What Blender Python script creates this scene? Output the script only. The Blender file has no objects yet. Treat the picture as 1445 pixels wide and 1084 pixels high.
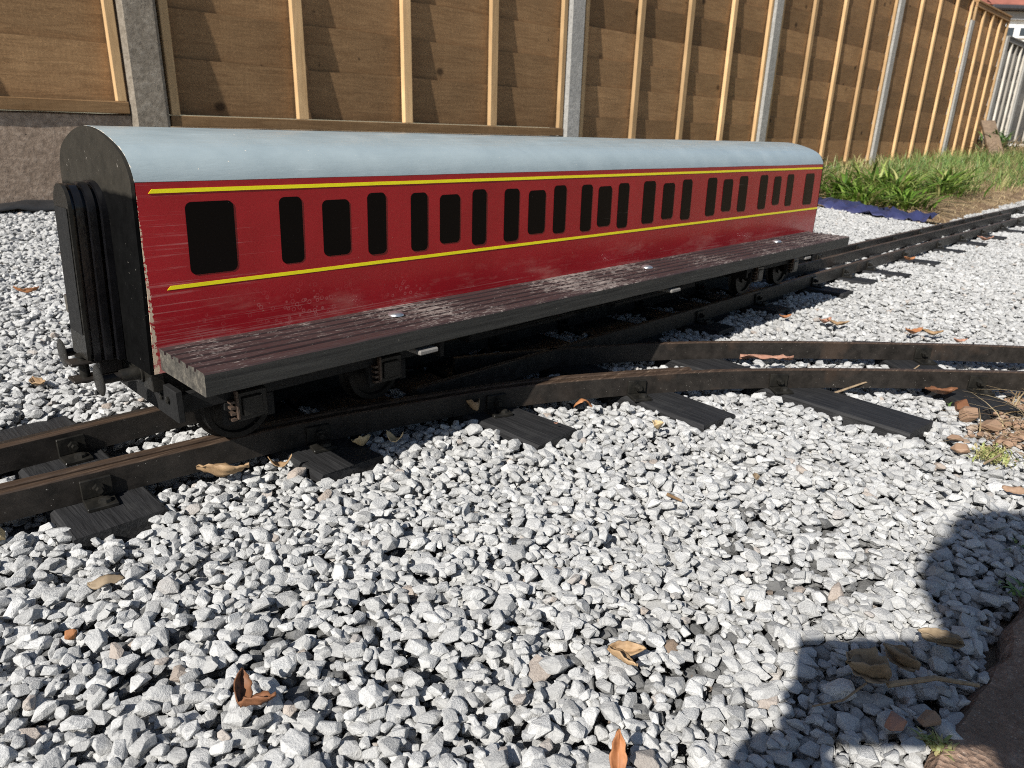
import bpy, bmesh, math, random
import numpy as np
from mathutils import Vector, Matrix, Euler, noise

random.seed(7)
rng = np.random.default_rng(11)
scn = bpy.context.scene
COL = scn.collection
R = math.radians

# ------------------------------------------------------------------ camera, sky, sun, exposure
# metres; x runs along the track away from the viewer, y across it towards the fence, z = 0 on the rail tops
cam_d = bpy.data.cameras.new('camera')
cam = bpy.data.objects.new('camera', cam_d)
COL.objects.link(cam)
cam.matrix_world = Matrix(((0.69908857, 0.22310353, -0.6793379, 0.0),
                           (-0.71449934, 0.25473555, -0.65161376, 0.0),
                           (0.02767418, 0.94092222, 0.33749003, 0.31),
                           (0, 0, 0, 1)))
cam_d.sensor_fit = 'HORIZONTAL'
cam_d.sensor_width = 9.8
cam_d.lens = 9.8 * 1000.0 / 1445.0
cam_d.clip_start = 0.01
cam_d.clip_end = 500.0
cam_d.dof.use_dof = True
cam_d.dof.focus_distance = 0.58
cam_d.dof.aperture_fstop = 5.0
scn.camera = cam

SUN = Vector((1.25, 0.25, -1.0)).normalized()      # the way the light travels
world = bpy.data.worlds.new('World')
scn.world = world
world.use_nodes = True
wn = world.node_tree
sky = wn.nodes.new('ShaderNodeTexSky')
sky.sky_type = 'NISHITA'
sky.sun_disc = False
sky.sun_elevation = math.asin(-SUN.z)
sky.sun_rotation = math.atan2(-SUN.x, -SUN.y)
sky.air_density = 1.0
sky.dust_density = 0.6
bg = wn.nodes['Background']
bg.inputs['Strength'].default_value = 0.060
wn.links.new(sky.outputs[0], bg.inputs['Color'])

sun_d = bpy.data.lights.new('sun', 'SUN')
sun_d.energy = 4.6
sun_d.angle = R(0.53)
sun_d.color = (1.0, 0.955, 0.89)
sun = bpy.data.objects.new('sun', sun_d)
sun.rotation_euler = SUN.to_track_quat('-Z', 'Y').to_euler()
sun.location = (-8, -2, 8)
COL.objects.link(sun)

scn.view_settings.view_transform = 'Standard'
scn.view_settings.look = 'None'
scn.view_settings.gamma = 1.0
scn.view_settings.use_curve_mapping = False
scn.view_settings.exposure = 0.60
scn.cycles.use_denoising = False
scn.cycles.filter_width = 1.0

# ------------------------------------------------------------------ material helpers
class NT:
    def __init__(self, name):
        self.m = bpy.data.materials.new(name)
        self.m.use_nodes = True
        self.t = self.m.node_tree
        self.b = self.t.nodes['Principled BSDF']
    def n(self, typ, **kw):
        nd = self.t.nodes.new(typ)
        for k, v in kw.items():
            if hasattr(nd, k):
                setattr(nd, k, v)
        return nd
    def link(self, a, b):
        self.t.links.new(a, b)
    def coord(self, scale=(1, 1, 1), kind='Object', rot=(0, 0, 0)):
        tc = self.n('ShaderNodeTexCoord')
        mp = self.n('ShaderNodeMapping')
        mp.inputs['Scale'].default_value = scale
        mp.inputs['Rotation'].default_value = rot
        self.link(tc.outputs[kind], mp.inputs['Vector'])
        return mp.outputs[0]
    def noise(self, vec, scale, detail=4, rough=0.55, dist=0.0):
        nd = self.n('ShaderNodeTexNoise')
        nd.inputs['Scale'].default_value = scale
        nd.inputs['Detail'].default_value = detail
        nd.inputs['Roughness'].default_value = rough
        nd.inputs['Distortion'].default_value = dist
        if vec is not None:
            self.link(vec, nd.inputs['Vector'])
        return nd.outputs['Fac']
    def ramp(self, fac, stops):
        nd = self.n('ShaderNodeValToRGB')
        el = nd.color_ramp.elements
        while len(el) < len(stops):
            el.new(0.5)
        for e, (p, c) in zip(el, stops):
            e.position = p
            e.color = c if len(c) == 4 else (*c, 1)
        self.link(fac, nd.inputs['Fac'])
        return nd.outputs['Color']
    def gray(self, fac, lo, hi, a=0.0, b=1.0):
        nd = self.n('ShaderNodeMapRange')
        nd.inputs['From Min'].default_value = lo
        nd.inputs['From Max'].default_value = hi
        nd.inputs['To Min'].default_value = a
        nd.inputs['To Max'].default_value = b
        self.link(fac, nd.inputs['Value'])
        return nd.outputs[0]
    def mix(self, fac, a, b, mode='MIX'):
        nd = self.n('ShaderNodeMix', data_type='RGBA', blend_type=mode)
        for sock, v in ((0, fac), (6, a), (7, b)):
            if isinstance(v, (int, float)):
                nd.inputs[sock].default_value = v
            elif isinstance(v, tuple):
                nd.inputs[sock].default_value = v if len(v) == 4 else (*v, 1)
            else:
                self.link(v, nd.inputs[sock])
        return nd.outputs[2]
    def math(self, op, a, b=0.0):
        nd = self.n('ShaderNodeMath', operation=op)
        for i, v in enumerate((a, b)):
            if isinstance(v, (int, float)):
                nd.inputs[i].default_value = v
            else:
                self.link(v, nd.inputs[i])
        return nd.outputs[0]
    def bump(self, h, strength=0.3, dist=0.002):
        nd = self.n('ShaderNodeBump')
        nd.inputs['Strength'].default_value = strength
        nd.inputs['Distance'].default_value = dist
        self.link(h, nd.inputs['Height'])
        self.link(nd.outputs[0], self.b.inputs['Normal'])
    def attr(self, name, typ='INSTANCER'):
        nd = self.n('ShaderNodeAttribute', attribute_name=name, attribute_type=typ)
        return nd.outputs['Fac']
    def rand(self):
        return self.n('ShaderNodeObjectInfo').outputs['Random']
    def xyz(self, vec):
        nd = self.n('ShaderNodeSeparateXYZ')
        self.link(vec, nd.inputs[0])
        return nd.outputs
    def set(self, color=None, rough=None, metal=None, spec=None):
        for k, v in (('Base Color', color), ('Roughness', rough), ('Metallic', metal), ('Specular IOR Level', spec)):
            if v is None:
                continue
            if isinstance(v, (int, float)):
                self.b.inputs[k].default_value = v
            elif isinstance(v, tuple):
                self.b.inputs[k].default_value = v if len(v) == 4 else (*v, 1)
            else:
                self.link(v, self.b.inputs[k])
        return self.m

M = {}

def mat_stone():
    a = NT('limestone_chip')
    v = a.coord()
    tint = a.attr('tint')
    n1 = a.math('ADD', a.math('MULTIPLY', a.noise(v, 2.2, 8, 0.72, 0.8), 0.6), a.math('MULTIPLY', a.noise(v, 9.0, 6, 0.8, 0.3), 0.4))
    n2 = a.noise(a.coord((1.5, 1.5, 6)), 1.3, 4, 0.6, 2.0)
    c = a.ramp(n1, [(0.30, (0.19, 0.195, 0.20)), (0.42, (0.44, 0.442, 0.435)), (0.64, (0.60, 0.60, 0.585))])
    c = a.mix(a.gray(n2, 0.58, 0.66, 0, 0.55), c, (0.24, 0.25, 0.27))
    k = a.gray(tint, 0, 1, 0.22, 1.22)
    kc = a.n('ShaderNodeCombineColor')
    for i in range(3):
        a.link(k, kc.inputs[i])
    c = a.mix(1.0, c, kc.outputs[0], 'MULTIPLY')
    warm = a.attr('warm')
    c = a.mix(warm, c, (0.36, 0.24, 0.15))
    a.bump(a.noise(v, 5.5, 7, 0.7), 0.42, 0.045)
    return a.set(c, 0.86, spec=0.25)
M['stone'] = mat_stone()

def mat_ground():
    a = NT('soil_and_grit')
    v = a.coord()
    n = a.noise(v, 7, 6, 0.6)
    f = a.noise(v, 60, 6, 0.7)
    soil = a.ramp(f, [(0.3, (0.10, 0.065, 0.04)), (0.55, (0.23, 0.155, 0.095)), (0.8, (0.42, 0.31, 0.19))])
    dry = a.ramp(a.noise(a.coord((30, 90, 30)), 3, 5, 0.7, 1.5), [(0.35, (0.20, 0.13, 0.07)), (0.65, (0.52, 0.40, 0.24))])
    soil = a.mix(a.gray(n, 0.42, 0.6), soil, dry)
    grit = a.ramp(f, [(0.3, (0.08, 0.08, 0.085)), (0.7, (0.26, 0.26, 0.26))])
    x, y, z = a.xyz(a.coord())
    far = a.gray(x, 3.35, 3.55)
    up = a.gray(y, 0.72, 0.86)
    side = a.gray(y, 0.02, 0.06, 1, 0)
    m_ = a.math('MAXIMUM', a.math('MULTIPLY', far, up), side)
    c = a.mix(m_, grit, soil)
    a.bump(f, 0.8, 0.01)
    return a.set(c, 0.95, spec=0.15)
M['ground'] = mat_ground()

def mat_path():
    a = NT('weathered_concrete_path')
    v = a.coord()
    f = a.noise(v, 120, 8, 0.75)
    n = a.noise(v, 11, 5, 0.65)
    c = a.ramp(f, [(0.3, (0.17, 0.105, 0.072)), (0.52, (0.38, 0.255, 0.185)), (0.75, (0.62, 0.49, 0.39))])
    c = a.mix(a.gray(n, 0.45, 0.65, 0, 0.75), c, (0.17, 0.12, 0.088))
    vo = a.n('ShaderNodeTexVoronoi')
    vo.inputs['Scale'].default_value = 240
    a.link(v, vo.inputs['Vector'])
    c = a.mix(a.gray(vo.outputs['Distance'], 0.08, 0.2, 0.45, 0), c, (0.6, 0.52, 0.44))
    a.bump(a.math('ADD', f, vo.outputs['Distance']), 0.8, 0.004)
    return a.set(c, 0.9, spec=0.25)
M['path'] = mat_path()

def mat_red():
    a = NT('scuffed_red_paint')
    v = a.coord()
    x, y, z = a.xyz(v)
    base = a.ramp(a.noise(v, 14, 4), [(0.3, (0.30, 0.0068, 0.013)), (0.7, (0.375, 0.010, 0.018))])
    # long horizontal rubs, thick towards the near end and along the foot of the side
    streak = a.noise(a.coord((5, 5, 420)), 1.0, 6, 0.72, 0.25)
    streak2 = a.noise(a.coord((26, 26, 900)), 1.0, 4, 0.7, 0.4)
    patch = a.noise(v, 9, 5, 0.6)
    near = a.gray(x, 0.0, 0.16, 0.10, 0.0)
    low = a.gray(z, 0.02, 0.07, 0.15, 0.0)
    th = a.math('ADD', near, low)
    s = a.math('ADD', a.math('ADD', streak, th), a.math('MULTIPLY', a.math('SUBTRACT', patch, 0.5), 0.35))
    m1 = a.gray(s, 0.66, 0.84, 0, 0.6)
    c = a.mix(m1, base, (0.62, 0.36, 0.33))
    s2 = a.math('ADD', streak2, a.math('MULTIPLY', near, 0.55))
    c = a.mix(a.gray(s2, 0.755, 0.78, 0, 0.75), c, (0.78, 0.6, 0.55))
    # dusty scuffed patches low on the side
    du = a.noise(a.coord((9, 9, 34)), 1.0, 6, 0.7)
    c = a.mix(a.math('MULTIPLY', a.gray(du, 0.50, 0.68, 0, 0.5), a.gray(z, 0.085, 0.055)), c, (0.50, 0.20, 0.17))
    # faded ring-shaped rain marks
    vo = a.n('ShaderNodeTexVoronoi', feature='F1')
    vo.inputs['Scale'].default_value = 150
    a.link(v, vo.inputs['Vector'])
    ring = a.math('MULTIPLY', a.gray(vo.outputs['Distance'], 0.22, 0.30), a.gray(vo.outputs['Distance'], 0.36, 0.30))
    blob = a.math('MULTIPLY', a.gray(patch, 0.55, 0.66), a.gray(z, 0.085, 0.06))
    c = a.mix(a.math('MULTIPLY', a.math('MULTIPLY', ring, blob), 0.4), c, (0.66, 0.34, 0.32))
    # chipped end edge down to bare wood
    e = a.math('ADD', a.gray(x, 0.0, 0.0022, 0.26, 0.0), a.noise(v, 240, 4, 0.7))
    c = a.mix(a.gray(e, 0.70, 0.74), c, (0.66, 0.52, 0.38))
    rough = a.gray(m1, 0, 0.6, 0.27, 0.62)
    a.bump(a.noise(v, 160, 4), 0.12, 0.0006)
    return a.set(c, rough, spec=0.5)
M['red'] = mat_red()

def mat_roof():
    a = NT('pale_blue_grey_roof_paint')
    v = a.coord()
    c = a.ramp(a.noise(v, 22, 5), [(0.3, (0.265, 0.325, 0.345)), (0.7, (0.325, 0.388, 0.405))])
    st = a.noise(a.coord((10, 60, 380)), 1.0, 5, 0.7)
    c = a.mix(a.gray(st, 0.66, 0.74, 0, 0.5), c, (0.62, 0.69, 0.72))
    st2 = a.noise(a.coord((14, 240, 240)), 1.3, 5, 0.7)
    c = a.mix(a.gray(st2, 0.67, 0.73, 0, 0.5), c, (0.16, 0.20, 0.22))
    x, y, z = a.xyz(v)
    e = a.math('ADD', a.gray(x, 0.0, 0.003, 0.28, 0.0), a.noise(v, 200, 4, 0.7))
    c = a.mix(a.gray(e, 0.70, 0.74), c, (0.72, 0.66, 0.56))
    g = a.math('ADD', a.gray(z, 0.172, 0.180, 0.2, 0.0), a.noise(v, 60, 5, 0.75))
    c = a.mix(a.math('MULTIPLY', a.gray(g, 0.80, 0.84), a.gray(x, 0.09, 0.07)), c, (0.02, 0.14, 0.09))
    a.bump(a.noise(a.coord((8, 40, 40)), 6, 4), 0.15, 0.002)
    return a.set(c, a.gray(st, 0.4, 0.8, 0.20, 0.45), spec=0.5)
M['roof'] = mat_roof()

def mat_plain(name, col, rough, metal=0.0, spec=0.5, nscale=40, var=0.35, bump=0.0, bd=0.001, rvar=0.0):
    a = NT(name)
    v = a.coord()
    n = a.noise(v, nscale, 6, 0.65)
    lo = tuple(c * (1 - var) for c in col)
    hi = tuple(min(1, c * (1 + var)) for c in col)
    c = a.ramp(n, [(0.28, lo), (0.72, hi)])
    if bump:
        a.bump(n, bump, bd)
    r = a.gray(n, 0.3, 0.7, rough - rvar, rough + rvar) if rvar else rough
    return a.set(c, r, metal, spec)

def mat_black_paint():
    a = NT('chipped_black_paint')
    v = a.coord()
    n = a.noise(v, 70, 6, 0.7)
    c = a.ramp(n, [(0.3, (0.008, 0.008, 0.0075)), (0.7, (0.024, 0.022, 0.018))])
    sc = a.noise(a.coord((60, 60, 500)), 1.2, 5, 0.75)
    c = a.mix(a.gray(sc, 0.70, 0.76, 0, 0.5), c, (0.20, 0.18, 0.15))
    sp = a.noise(v, 300, 3, 0.8)
    c = a.mix(a.gray(sp, 0.71, 0.74, 0, 0.7), c, (0.42, 0.38, 0.33))
    a.bump(n, 0.35, 0.001)
    return a.set(c, a.gray(n, 0.3, 0.7, 0.22, 0.5), spec=0.25)
M['black'] = mat_black_paint()
M['black_gloss'] = mat_plain('glossy_black_bellows', (0.006, 0.006, 0.007), 0.17, spec=0.5, nscale=60, bump=0.25, bd=0.002, rvar=0.06)
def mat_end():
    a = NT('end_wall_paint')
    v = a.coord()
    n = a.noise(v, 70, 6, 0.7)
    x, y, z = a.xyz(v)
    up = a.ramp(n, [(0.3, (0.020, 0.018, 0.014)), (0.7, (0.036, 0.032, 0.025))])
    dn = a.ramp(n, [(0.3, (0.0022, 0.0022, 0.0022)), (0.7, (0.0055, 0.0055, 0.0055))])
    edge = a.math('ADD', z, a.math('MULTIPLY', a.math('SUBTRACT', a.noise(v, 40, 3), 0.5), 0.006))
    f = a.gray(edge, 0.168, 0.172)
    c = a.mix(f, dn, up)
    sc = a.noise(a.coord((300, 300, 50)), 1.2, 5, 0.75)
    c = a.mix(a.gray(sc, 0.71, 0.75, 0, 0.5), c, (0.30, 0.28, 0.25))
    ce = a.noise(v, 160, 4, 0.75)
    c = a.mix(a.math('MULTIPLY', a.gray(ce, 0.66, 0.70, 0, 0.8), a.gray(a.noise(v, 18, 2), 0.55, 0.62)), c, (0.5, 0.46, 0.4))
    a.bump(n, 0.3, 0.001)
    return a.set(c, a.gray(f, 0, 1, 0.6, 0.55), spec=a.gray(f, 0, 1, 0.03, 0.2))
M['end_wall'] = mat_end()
M['black_matt'] = mat_plain('matt_black', (0.014, 0.014, 0.014), 0.7, spec=0.2, nscale=200, bump=0.5)
def mat_glass():
    a = NT('scratched_black_window')
    v = a.coord()
    st = a.noise(a.coord((5, 5, 700), rot=(0, 0.03, 0)), 1.0, 3, 0.6, 0.2)
    pt = a.noise(v, 16, 3)
    m = a.math('MULTIPLY', a.gray(st, 0.70, 0.73), a.gray(pt, 0.50, 0.60, 0, 0.55))
    c = a.mix(m, (0.003, 0.003, 0.0035), (0.22, 0.20, 0.17))
    sp = a.noise(v, 260, 2, 0.7)
    c = a.mix(a.gray(sp, 0.74, 0.76, 0, 0.35), c, (0.25, 0.23, 0.2))
    return a.set(c, a.gray(pt, 0.3, 0.7, 0.10, 0.2), spec=0.10)
M['glass'] = mat_glass()
M['yellow'] = mat_plain('yellow_lining', (0.98, 0.86, 0.01), 0.35, nscale=60, var=0.08)
M['galv'] = mat_plain('galvanised_steel', (0.55, 0.56, 0.57), 0.33, 0.85, nscale=90, var=0.2, rvar=0.1)
M['tab'] = mat_plain('dull_aluminium', (0.20, 0.19, 0.175), 0.6, 0.1, nscale=90, var=0.15)
M['rust'] = mat_plain('rusty_copper_brown', (0.075, 0.050, 0.036), 0.6, 0.2, nscale=120, var=0.5, bump=0.4)
M['wheel'] = mat_plain('dark_wheel_steel', (0.010, 0.009, 0.008), 0.5, 0.0, spec=0.2, nscale=50, var=0.4)

def mat_rail():
    a = NT('tarred_steel_rail')
    v = a.coord()
    n = a.noise(v, 55, 6, 0.7)
    big = a.noise(v, 9, 4, 0.6)
    c = a.ramp(n, [(0.3, (0.010, 0.009, 0.008)), (0.7, (0.030, 0.025, 0.021))])
    c = a.mix(a.gray(big, 0.58, 0.66, 0, 0.55), c, (0.06, 0.04, 0.028))
    sp = a.noise(v, 330, 2, 0.8)
    c = a.mix(a.gray(sp, 0.72, 0.75, 0, 0.7), c, (0.40, 0.38, 0.34))
    x, y, z = a.xyz(v)
    top = a.gray(z, 0.0255, 0.0270)
    run = a.ramp(a.noise(a.coord((12, 260, 60)), 1.2, 5, 0.7), [(0.3, (0.022, 0.014, 0.010)), (0.55, (0.066, 0.043, 0.029)), (0.8, (0.21, 0.15, 0.105))])
    c = a.mix(a.math('MULTIPLY', top, 0.9), c, run)
    a.bump(n, 0.3, 0.0008)
    return a.set(c, a.gray(n, 0.3, 0.7, 0.36, 0.62), 0.0, spec=0.3)
M['rail'] = mat_rail()

def mat_sleeper():
    a = NT('black_stained_timber')
    g = a.noise(a.coord((240, 14, 240)), 1.0, 5, 0.65, 0.6)
    v = a.coord()
    c = a.ramp(g, [(0.3, (0.007, 0.007, 0.0075)), (0.6, (0.022, 0.022, 0.023)), (0.85, (0.060, 0.059, 0.057))])
    c = a.mix(a.gray(a.noise(v, 30, 5), 0.55, 0.7, 0, 0.35), c, (0.045, 0.044, 0.042))
    a.bump(g, 0.8, 0.0022)
    return a.set(c, 0.62, spec=0.35)
M['sleeper'] = mat_sleeper()

def mat_board_top():
    a = NT('worn_maroon_decking')
    v = a.coord()
    g = a.noise(a.coord((9, 420, 9)), 1.0, 6, 0.7, 0.3)
    c = a.ramp(g, [(0.3, (0.027, 0.0155, 0.0152)), (0.7, (0.060, 0.037, 0.035))])
    w = a.noise(a.coord((75, 420, 75)), 1.2, 6, 0.75, 0.6)
    wp = a.noise(v, 5, 4, 0.6)
    x, y, z = a.xyz(v)
    s = a.math('ADD', a.math('ADD', w, a.gray(x, 0.12, 0.5, 0.0, 0.12)), a.math('MULTIPLY', a.math('SUBTRACT', wp, 0.47), 0.9))
    c = a.mix(a.gray(s, 0.70, 0.79, 0, 0.75), c, (0.34, 0.29, 0.26))
    a.bump(g, 0.4, 0.001)
    return a.set(c, a.gray(s, 0.5, 0.75, 0.46, 0.8), spec=0.35)
M['board_top'] = mat_board_top()

def mat_board_side():
    a = NT('weathered_black_timber')
    g = a.noise(a.coord((10, 60, 260)), 1.0, 6, 0.7, 0.4)
    v = a.coord()
    c = a.ramp(g, [(0.3, (0.016, 0.016, 0.015)), (0.7, (0.050, 0.049, 0.044))])
    c = a.mix(a.gray(a.noise(v, 130, 4, 0.75), 0.68, 0.72, 0, 0.7), c, (0.30, 0.29, 0.26))
    a.bump(g, 0.5, 0.001)
    return a.set(c, 0.6, spec=0.3)
M['board_side'] = mat_board_side()

def mat_board_end():
    a = NT('bare_end_grain')
    v = a.coord()
    n = a.noise(v, 110, 7, 0.75)
    c = a.ramp(n, [(0.3, (0.022, 0.021, 0.020)), (0.52, (0.085, 0.078, 0.066)), (0.8, (0.26, 0.23, 0.18))])
    a.bump(n, 0.8, 0.002)
    return a.set(c, 0.85, spec=0.2)
M['board_end'] = mat_board_end()

def mat_wood(name, lo, hi, knots=True, gx=6.0, gz=60.0, rough=0.75):
    a = NT(name)
    tc = a.n('ShaderNodeTexCoord')
    off = a.n('ShaderNodeVectorMath', operation='ADD')
    cmb = a.n('ShaderNodeCombineXYZ')
    r = a.rand()
    a.link(a.math('MULTIPLY', r, 37.0), cmb.inputs[0])
    a.link(a.math('MULTIPLY', r, 11.0), cmb.inputs[2])
    a.link(tc.outputs['Object'], off.inputs[0])
    a.link(cmb.outputs[0], off.inputs[1])
    mp = a.n('ShaderNodeMapping')
    mp.inputs['Scale'].default_value = (gx, 20, gz)
    a.link(off.outputs[0], mp.inputs['Vector'])
    g = a.noise(mp.outputs[0], 1.0, 6, 0.62, 1.2)
    b = a.noise(off.outputs[0], 3.5, 4, 0.6)
    c = a.ramp(g, [(0.28, lo), (0.72, hi)])
    c = a.mix(a.gray(b, 0.35, 0.7, 0.35, 0.0), c, tuple(x * 0.45 for x in lo))
    saw = a.noise(off.outputs[0], 1.0, 2)
    mp2 = a.n('ShaderNodeMapping')
    mp2.inputs['Scale'].default_value = (190, 10, 9)
    a.link(off.outputs[0], mp2.inputs['Vector'])
    saw = a.noise(mp2.outputs[0], 1.0, 3, 0.6)
    c = a.mix(a.gray(saw, 0.35, 0.7, 0.22, 0), c, tuple(x * 0.5 for x in lo))
    if knots:
        vo = a.n('ShaderNodeTexVoronoi')
        vo.inputs['Scale'].default_value = 5.5
        vo.inputs['Randomness'].default_value = 1.0
        mp3 = a.n('ShaderNodeMapping')
        mp3.inputs['Scale'].default_value = (0.8, 1, 1.0)
        a.link(off.outputs[0], mp3.inputs['Vector'])
        a.link(mp3.outputs[0], vo.inputs['Vector'])
        vo2 = a.n('ShaderNodeTexVoronoi')
        vo2.inputs['Scale'].default_value = 11.0
        a.link(off.outputs[0], vo2.inputs['Vector'])
        c = a.mix(a.gray(vo2.outputs['Distance'], 0.03, 0.075, 0.85, 0), c, tuple(x * 0.3 for x in lo))
        fine = a.noise(off.outputs[0], 160, 3, 0.7)
        c = a.mix(a.gray(fine, 0.5, 0.75, 0, 0.35), c, tuple(x * 1.5 for x in hi))
        c = a.mix(a.gray(vo.outputs['Distance'], 0.05, 0.11, 0.9, 0), c, tuple(x * 0.22 for x in lo))
    rt = a.n('ShaderNodeMix', data_type='RGBA', blend_type='MULTIPLY')
    rt.inputs[0].default_value = 1.0
    a.link(c, rt.inputs[6])
    k = a.gray(r, 0, 1, 0.62, 1.2)
    kc = a.n('ShaderNodeCombineColor')
    for i in range(3):
        a.link(k, kc.inputs[i])
    a.link(kc.outputs[0], rt.inputs[7])
    a.bump(g, 0.4, 0.002)
    return a.set(rt.outputs[2], rough, spec=0.2)
M['fence_board'] = mat_wood('brown_lap_board', (0.265, 0.15, 0.070), (0.45, 0.275, 0.135))
M['batten'] = mat_wood('pale_batten_timber', (0.54, 0.34, 0.165), (0.74, 0.51, 0.27), False, 40.0, 5.0)
M['rail_wood'] = mat_wood('brown_frame_timber', (0.24, 0.135, 0.06), (0.40, 0.245, 0.12), False)
M['old_board'] = mat_wood('silver_grey_old_board', (0.20, 0.19, 0.175), (0.34, 0.33, 0.31), False)
M['old_batten'] = mat_wood('bleached_batten', (0.50, 0.46, 0.40), (0.68, 0.64, 0.56), False, 40.0, 5.0)
M['log'] = mat_wood('weathered_plank', (0.12, 0.085, 0.06), (0.30, 0.22, 0.15), False)

def mat_concrete(name, lo, mid, hi, sc=70, pit=True):
    a = NT(name)
    v = a.coord()
    n = a.noise(v, sc, 8, 0.72)
    b = a.noise(v, 7, 4, 0.6)
    c = a.ramp(n, [(0.25, lo), (0.5, mid), (0.78, hi)])
    c = a.mix(a.gray(b, 0.4, 0.7, 0, 0.45), c, lo)
    if pit:
        p = a.noise(v, 110, 3, 0.6)
        c = a.mix(a.gray(p, 0.30, 0.27, 0, 0.9), c, (0.03, 0.028, 0.025))
        c = a.mix(a.gray(p, 0.73, 0.76, 0, 0.6), c, (0.62, 0.6, 0.55))
    a.bump(n, 0.7, 0.004)
    return a.set(c, 0.9, spec=0.2)
M['post'] = mat_concrete('grey_concrete_post', (0.22, 0.215, 0.20), (0.36, 0.35, 0.325), (0.50, 0.49, 0.46))
M['post_old'] = mat_concrete('brown_grey_concrete_post', (0.13, 0.108, 0.082), (0.25, 0.215, 0.17), (0.42, 0.375, 0.31))
M['gravel_board'] = mat_concrete('brown_aggregate_concrete', (0.13, 0.094, 0.068), (0.32, 0.24, 0.18), (0.55, 0.44, 0.345), 60)
M['sheet_blue'] = mat_plain('blue_plastic_sheet', (0.030, 0.034, 0.095), 0.5, nscale=15, var=0.45, bump=0.4, bd=0.01)
M['sheet_black'] = mat_plain('black_weed_membrane', (0.018, 0.018, 0.019), 0.6, nscale=30, var=0.4)

def mat_leaf(name, lo, hi, trans=0.0, rough=0.6, sc=60):
    a = NT(name)
    v = a.coord()
    n = a.noise(v, sc, 5, 0.7)
    r = a.rand()
    c = a.ramp(n, [(0.3, lo), (0.7, hi)])
    return a.set(c, rough, spec=0.3)
M['leaf_tan'] = mat_leaf('dry_tan_leaf', (0.19, 0.115, 0.058), (0.44, 0.30, 0.17))
M['leaf_orange'] = mat_leaf('dry_orange_leaf', (0.22, 0.085, 0.035), (0.46, 0.21, 0.09))
M['leaf_brown'] = mat_leaf('dark_brown_leaf', (0.10, 0.045, 0.022), (0.24, 0.105, 0.05))
M['leaf_olive'] = mat_leaf('grey_brown_pod', (0.15, 0.11, 0.07), (0.30, 0.23, 0.15))
M['pale_shell'] = mat_leaf('pale_straw_shell', (0.42, 0.30, 0.15), (0.66, 0.52, 0.32))
M['twig'] = mat_leaf('dry_twig', (0.16, 0.11, 0.07), (0.36, 0.27, 0.17), sc=150)
M['moss'] = mat_leaf('yellow_green_moss', (0.10, 0.11, 0.015), (0.33, 0.30, 0.05), sc=200)
M['stone_brown'] = mat_leaf('brown_pebble', (0.19, 0.115, 0.072), (0.36, 0.24, 0.16), sc=90)
M['bark'] = mat_leaf('red_brown_bark', (0.25, 0.12, 0.08), (0.46, 0.26, 0.18), sc=120)

def mat_blade(name, cols):
    a = NT(name)
    nd = a.n('ShaderNodeVertexColor')
    nd.layer_name = 'hue'
    s = a.n('ShaderNodeSeparateColor')
    a.link(nd.outputs[0], s.inputs[0])
    c = a.ramp(s.outputs[0], cols)
    tr = a.n('ShaderNodeBsdfTranslucent')
    a.link(c, tr.inputs[0])
    mx = a.n('ShaderNodeMixShader')
    mx.inputs[0].default_value = 0.3
    out = [n for n in a.t.nodes if n.type == 'OUTPUT_MATERIAL'][0]
    a.set(c, 0.45, spec=0.4)
    a.link(a.b.outputs[0], mx.inputs[1])
    a.link(tr.outputs[0], mx.inputs[2])
    a.link(mx.outputs[0], out.inputs[0])
    return a.m
M['grass'] = mat_blade('grass_blades', [(0.0, (0.075, 0.145, 0.042)), (0.55, (0.19, 0.30, 0.085)), (0.8, (0.34, 0.38, 0.13)), (1.0, (0.50, 0.41, 0.22))])
M['strap'] = mat_blade('strap_leaves', [(0.0, (0.045, 0.10, 0.016)), (0.6, (0.15, 0.27, 0.035)), (0.85, (0.30, 0.40, 0.09)), (1.0, (0.50, 0.46, 0.20))])
M['straw'] = mat_blade('dry_straw', [(0.0, (0.22, 0.14, 0.07)), (1.0, (0.58, 0.46, 0.27))])

M['render'] = mat_plain('white_house_render', (0.80, 0.80, 0.78), 0.8, nscale=8, var=0.05)
M['tiles'] = mat_plain('red_roof_tile', (0.28, 0.10, 0.07), 0.8, nscale=3, var=0.3)
M['dark_trim'] = mat_plain('dark_gutter', (0.04, 0.04, 0.045), 0.5)
M['fascia'] = mat_plain('grey_fascia', (0.34, 0.35, 0.36), 0.6)
M['pane'] = mat_plain('house_window_pane', (0.05, 0.06, 0.07), 0.1)
M['skin'] = mat_plain('skin', (0.55, 0.34, 0.26), 0.5)
M['jacket'] = mat_plain('navy_jacket', (0.03, 0.04, 0.07), 0.8)
M['jeans'] = mat_plain('blue_jeans', (0.05, 0.08, 0.15), 0.8)
M['hair'] = mat_plain('brown_hair', (0.05, 0.03, 0.02), 0.6)
M['phone'] = mat_plain('black_phone', (0.02, 0.02, 0.022), 0.3)
M['shoe'] = mat_plain('brown_shoe', (0.08, 0.05, 0.03), 0.6)

# ------------------------------------------------------------------ object helpers
def link_mesh(name, me, mat=None, parent=None, loc=(0, 0, 0), smooth=None):
    o = bpy.data.objects.new(name, me)
    COL.objects.link(o)
    if mat is not None:
        for m_ in (mat if isinstance(mat, (list, tuple)) else [mat]):
            me.materials.append(m_)
    o.parent = parent
    o.location = loc
    if smooth is not None:
        me.polygons.foreach_set('use_smooth', [True] * len(me.polygons))
        if smooth > 0:
            bm = bmesh.new()
            bm.from_mesh(me)
            for e in bm.edges:
                if len(e.link_faces) == 2 and e.calc_face_angle(0) > smooth:
                    e.smooth = False
            bm.to_mesh(me)
            bm.free()
    return o

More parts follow.
